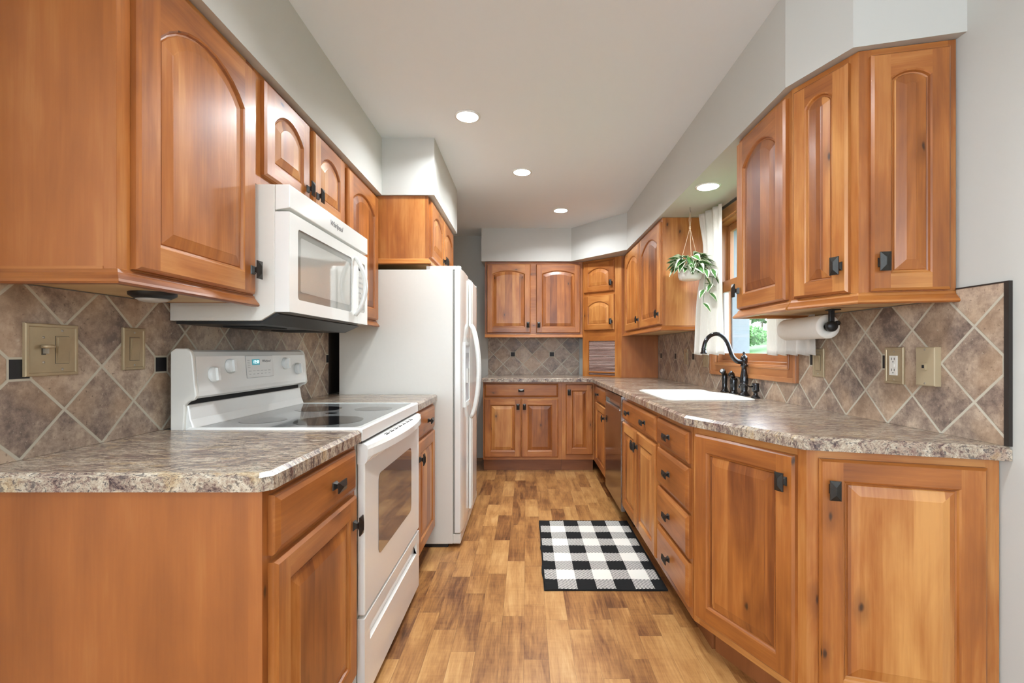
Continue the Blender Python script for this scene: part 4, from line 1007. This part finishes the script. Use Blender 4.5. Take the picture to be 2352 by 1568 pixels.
plate('switch_plate', 'single tan rocker switch plate on the left backsplash near the range', 1.401, 1.174, 1, ['rocker'])
plate('switch_plate', 'tan rocker switch plate right of the window below the paper towels', 2.050, 1.118, -1, ['rocker'])
plate('outlet_plate', 'tan plate with white double outlet on the right backsplash', 1.626, 1.118, -1, ['outlet'], cat='outlet', w=.082, h=.126)
plate('phone_plate', 'deep plain tan phone jack plate at the right end of the backsplash', 1.484, 1.119, -1, ['phone'], w=.072, h=.122, mat='cream', cat='phone jack')
plate('switch_plate', 'tan rocker switch plate on the backsplash under the far right wall cabinet', 3.755, 1.128, -1, ['rocker'])
plate('switch_plate', 'tan rocker switch plate half hidden below the left curtain', 3.345, 1.120, -1, ['rocker'])

# ------------------------------------------------------------------ puck light and ceiling lights
def puck():
    r = empty('puck_light', (-1.02, 1.283, ZU0+.013), 0, 'round black puck light under the left foreground wall cabinet', 'light')
    m = MB('black'); m.lathe([(0, -.001), (.052, -.001), (.055, -.008), (.054, -.020), (.040, -.029), (.038, -.029), (0, -.027)], seg=36); m.build('rim', r)
    m = MB('puck'); m.lathe([(.039, -.029), (.030, -.035), (.015, -.038), (0, -.0385)], seg=30); m.build('lens', r)
puck()
def can(x, y, z, label, power=10, rad=.058):
    r = empty('recessed_light', (x, y, z), 0, label, 'ceiling light', 'recessed ceiling lights')
    m = MB('plastic'); m.lathe([(rad, -.0005), (rad+.012, -.0005), (rad+.011, -.004), (rad, -.005)], seg=36, cap=False); m.build('trim_ring', r)
    m = MB('lamp'); m.lathe([(0, -.0035), (rad*.999, -.0035)], seg=36); m.build('lens', r)
    l = bpy.data.lights.new('led', 'AREA'); l.shape = 'DISK'; l.size = rad*1.9; l.energy = power; l.color = (.88, .95, 1.0); l.spread = math.radians(150)
    lo_ = bpy.data.objects.new('led', l); COL.objects.link(lo_); lo_.parent = r; lo_.location = (0, 0, -.008)
can(-.321, 2.545, ZC, 'round recessed ceiling light nearest the camera')
can(-.034, 3.334, ZC, 'round recessed ceiling light, middle one over the aisle')
can(.306, 4.237, ZC, 'round recessed ceiling light nearest the back wall')
can(1.024, 2.657, ZS, 'round recessed light in the soffit above the sink', 3)
can(-.05, 1.15, ZC, 'unseen recessed fill light added above the camera side of the aisle')  # out of view, added to brighten the near aisle
can(-.35, -.9, ZC, 'unseen recessed fill light added in the dining side behind the camera')  # out of view, added as fill from the dining side

# ------------------------------------------------------------------ garden beyond the window
def garden():
    m = MB('grass'); N = 30
    hgt = lambda x, y: -.35+.105*(x-1.6)+.25*math.sin(x*.35+y*.2)*min(1, (x-1.6)/8)
    P = [[(1.6+70*i/N, -10+110*j/N, hgt(1.6+70*i/N, -10+110*j/N)) for i in range(N+1)] for j in range(N+1)]
    for j in range(N):
        for i in range(N): m.face([P[j][i], P[j][i+1], P[j+1][i+1], P[j+1][i]], smooth=True)
    struct(m, 'ground')
    def tree(x, y, h, rad, label, n=1100, trunk=.12, name='garden_tree'):
        r = empty(name, (x, y, hgt(x, y)), 0, label, 'tree' if trunk else 'bush', 'plants on the lawn outside')
        rr = random.Random(int(x*10+y)); m = MB('tree_leaf')
        for _ in range(n):
            while True:
                p = V((rr.uniform(-1, 1), rr.uniform(-1, 1), rr.uniform(-1, 1)))
                if .25 < p.length < 1: break
            c = V((p.x*rad, p.y*rad, h*.62+p.z*h*.38)); a = V((rr.uniform(-1, 1), rr.uniform(-1, 1), rr.uniform(-1, 1))).normalized(); b = a.orthogonal().normalized(); s = rad*rr.uniform(.07, .14)
            m.face([c-a*s, c-b*s*.6, c+a*s, c+b*s*.6])
        m.build('foliage', r)
        if trunk:
            m = MB('bark'); m.tube([(0, 0, -.1), (.05, 0, h*.3), (0, .05, h*.7)], [trunk, trunk*.8, trunk*.3], 8); m.build('trunk', r)
    tree(16.2, 34.5, 1.9, 1.5, 'round green shrub behind the pale rocks, seen through the window', 900, 0, 'garden_shrub')
    tree(25, 50, 8, 3.6, 'leafy tree on the slope, seen through the lower pane', 1600)
    tree(37, 62, 12, 5, 'tall leafy tree at the right of the view through the window', 1600)
    tree(27, 66, 11, 5, 'tall leafy tree at the left of the view through the window', 1600)
    rr = random.Random(3)
    for k in range(7):
        x = 13.2+k*.62; y = 30.2-.12*k; m = MB('stone'); s = rr.uniform(.16, .26)
        m.lathe([(0, -s*.3), (s, -.1*s), (s*1.05, s*.4), (s*.6, s*.9), (0, s)], seg=7, smooth=False); tag(m.build('garden_rock', loc=(x, y, hgt(x, y)+s*.2)), 'pale rock in the row edging the lawn outside the window', 'rock', 'rocks edging the lawn')
garden()
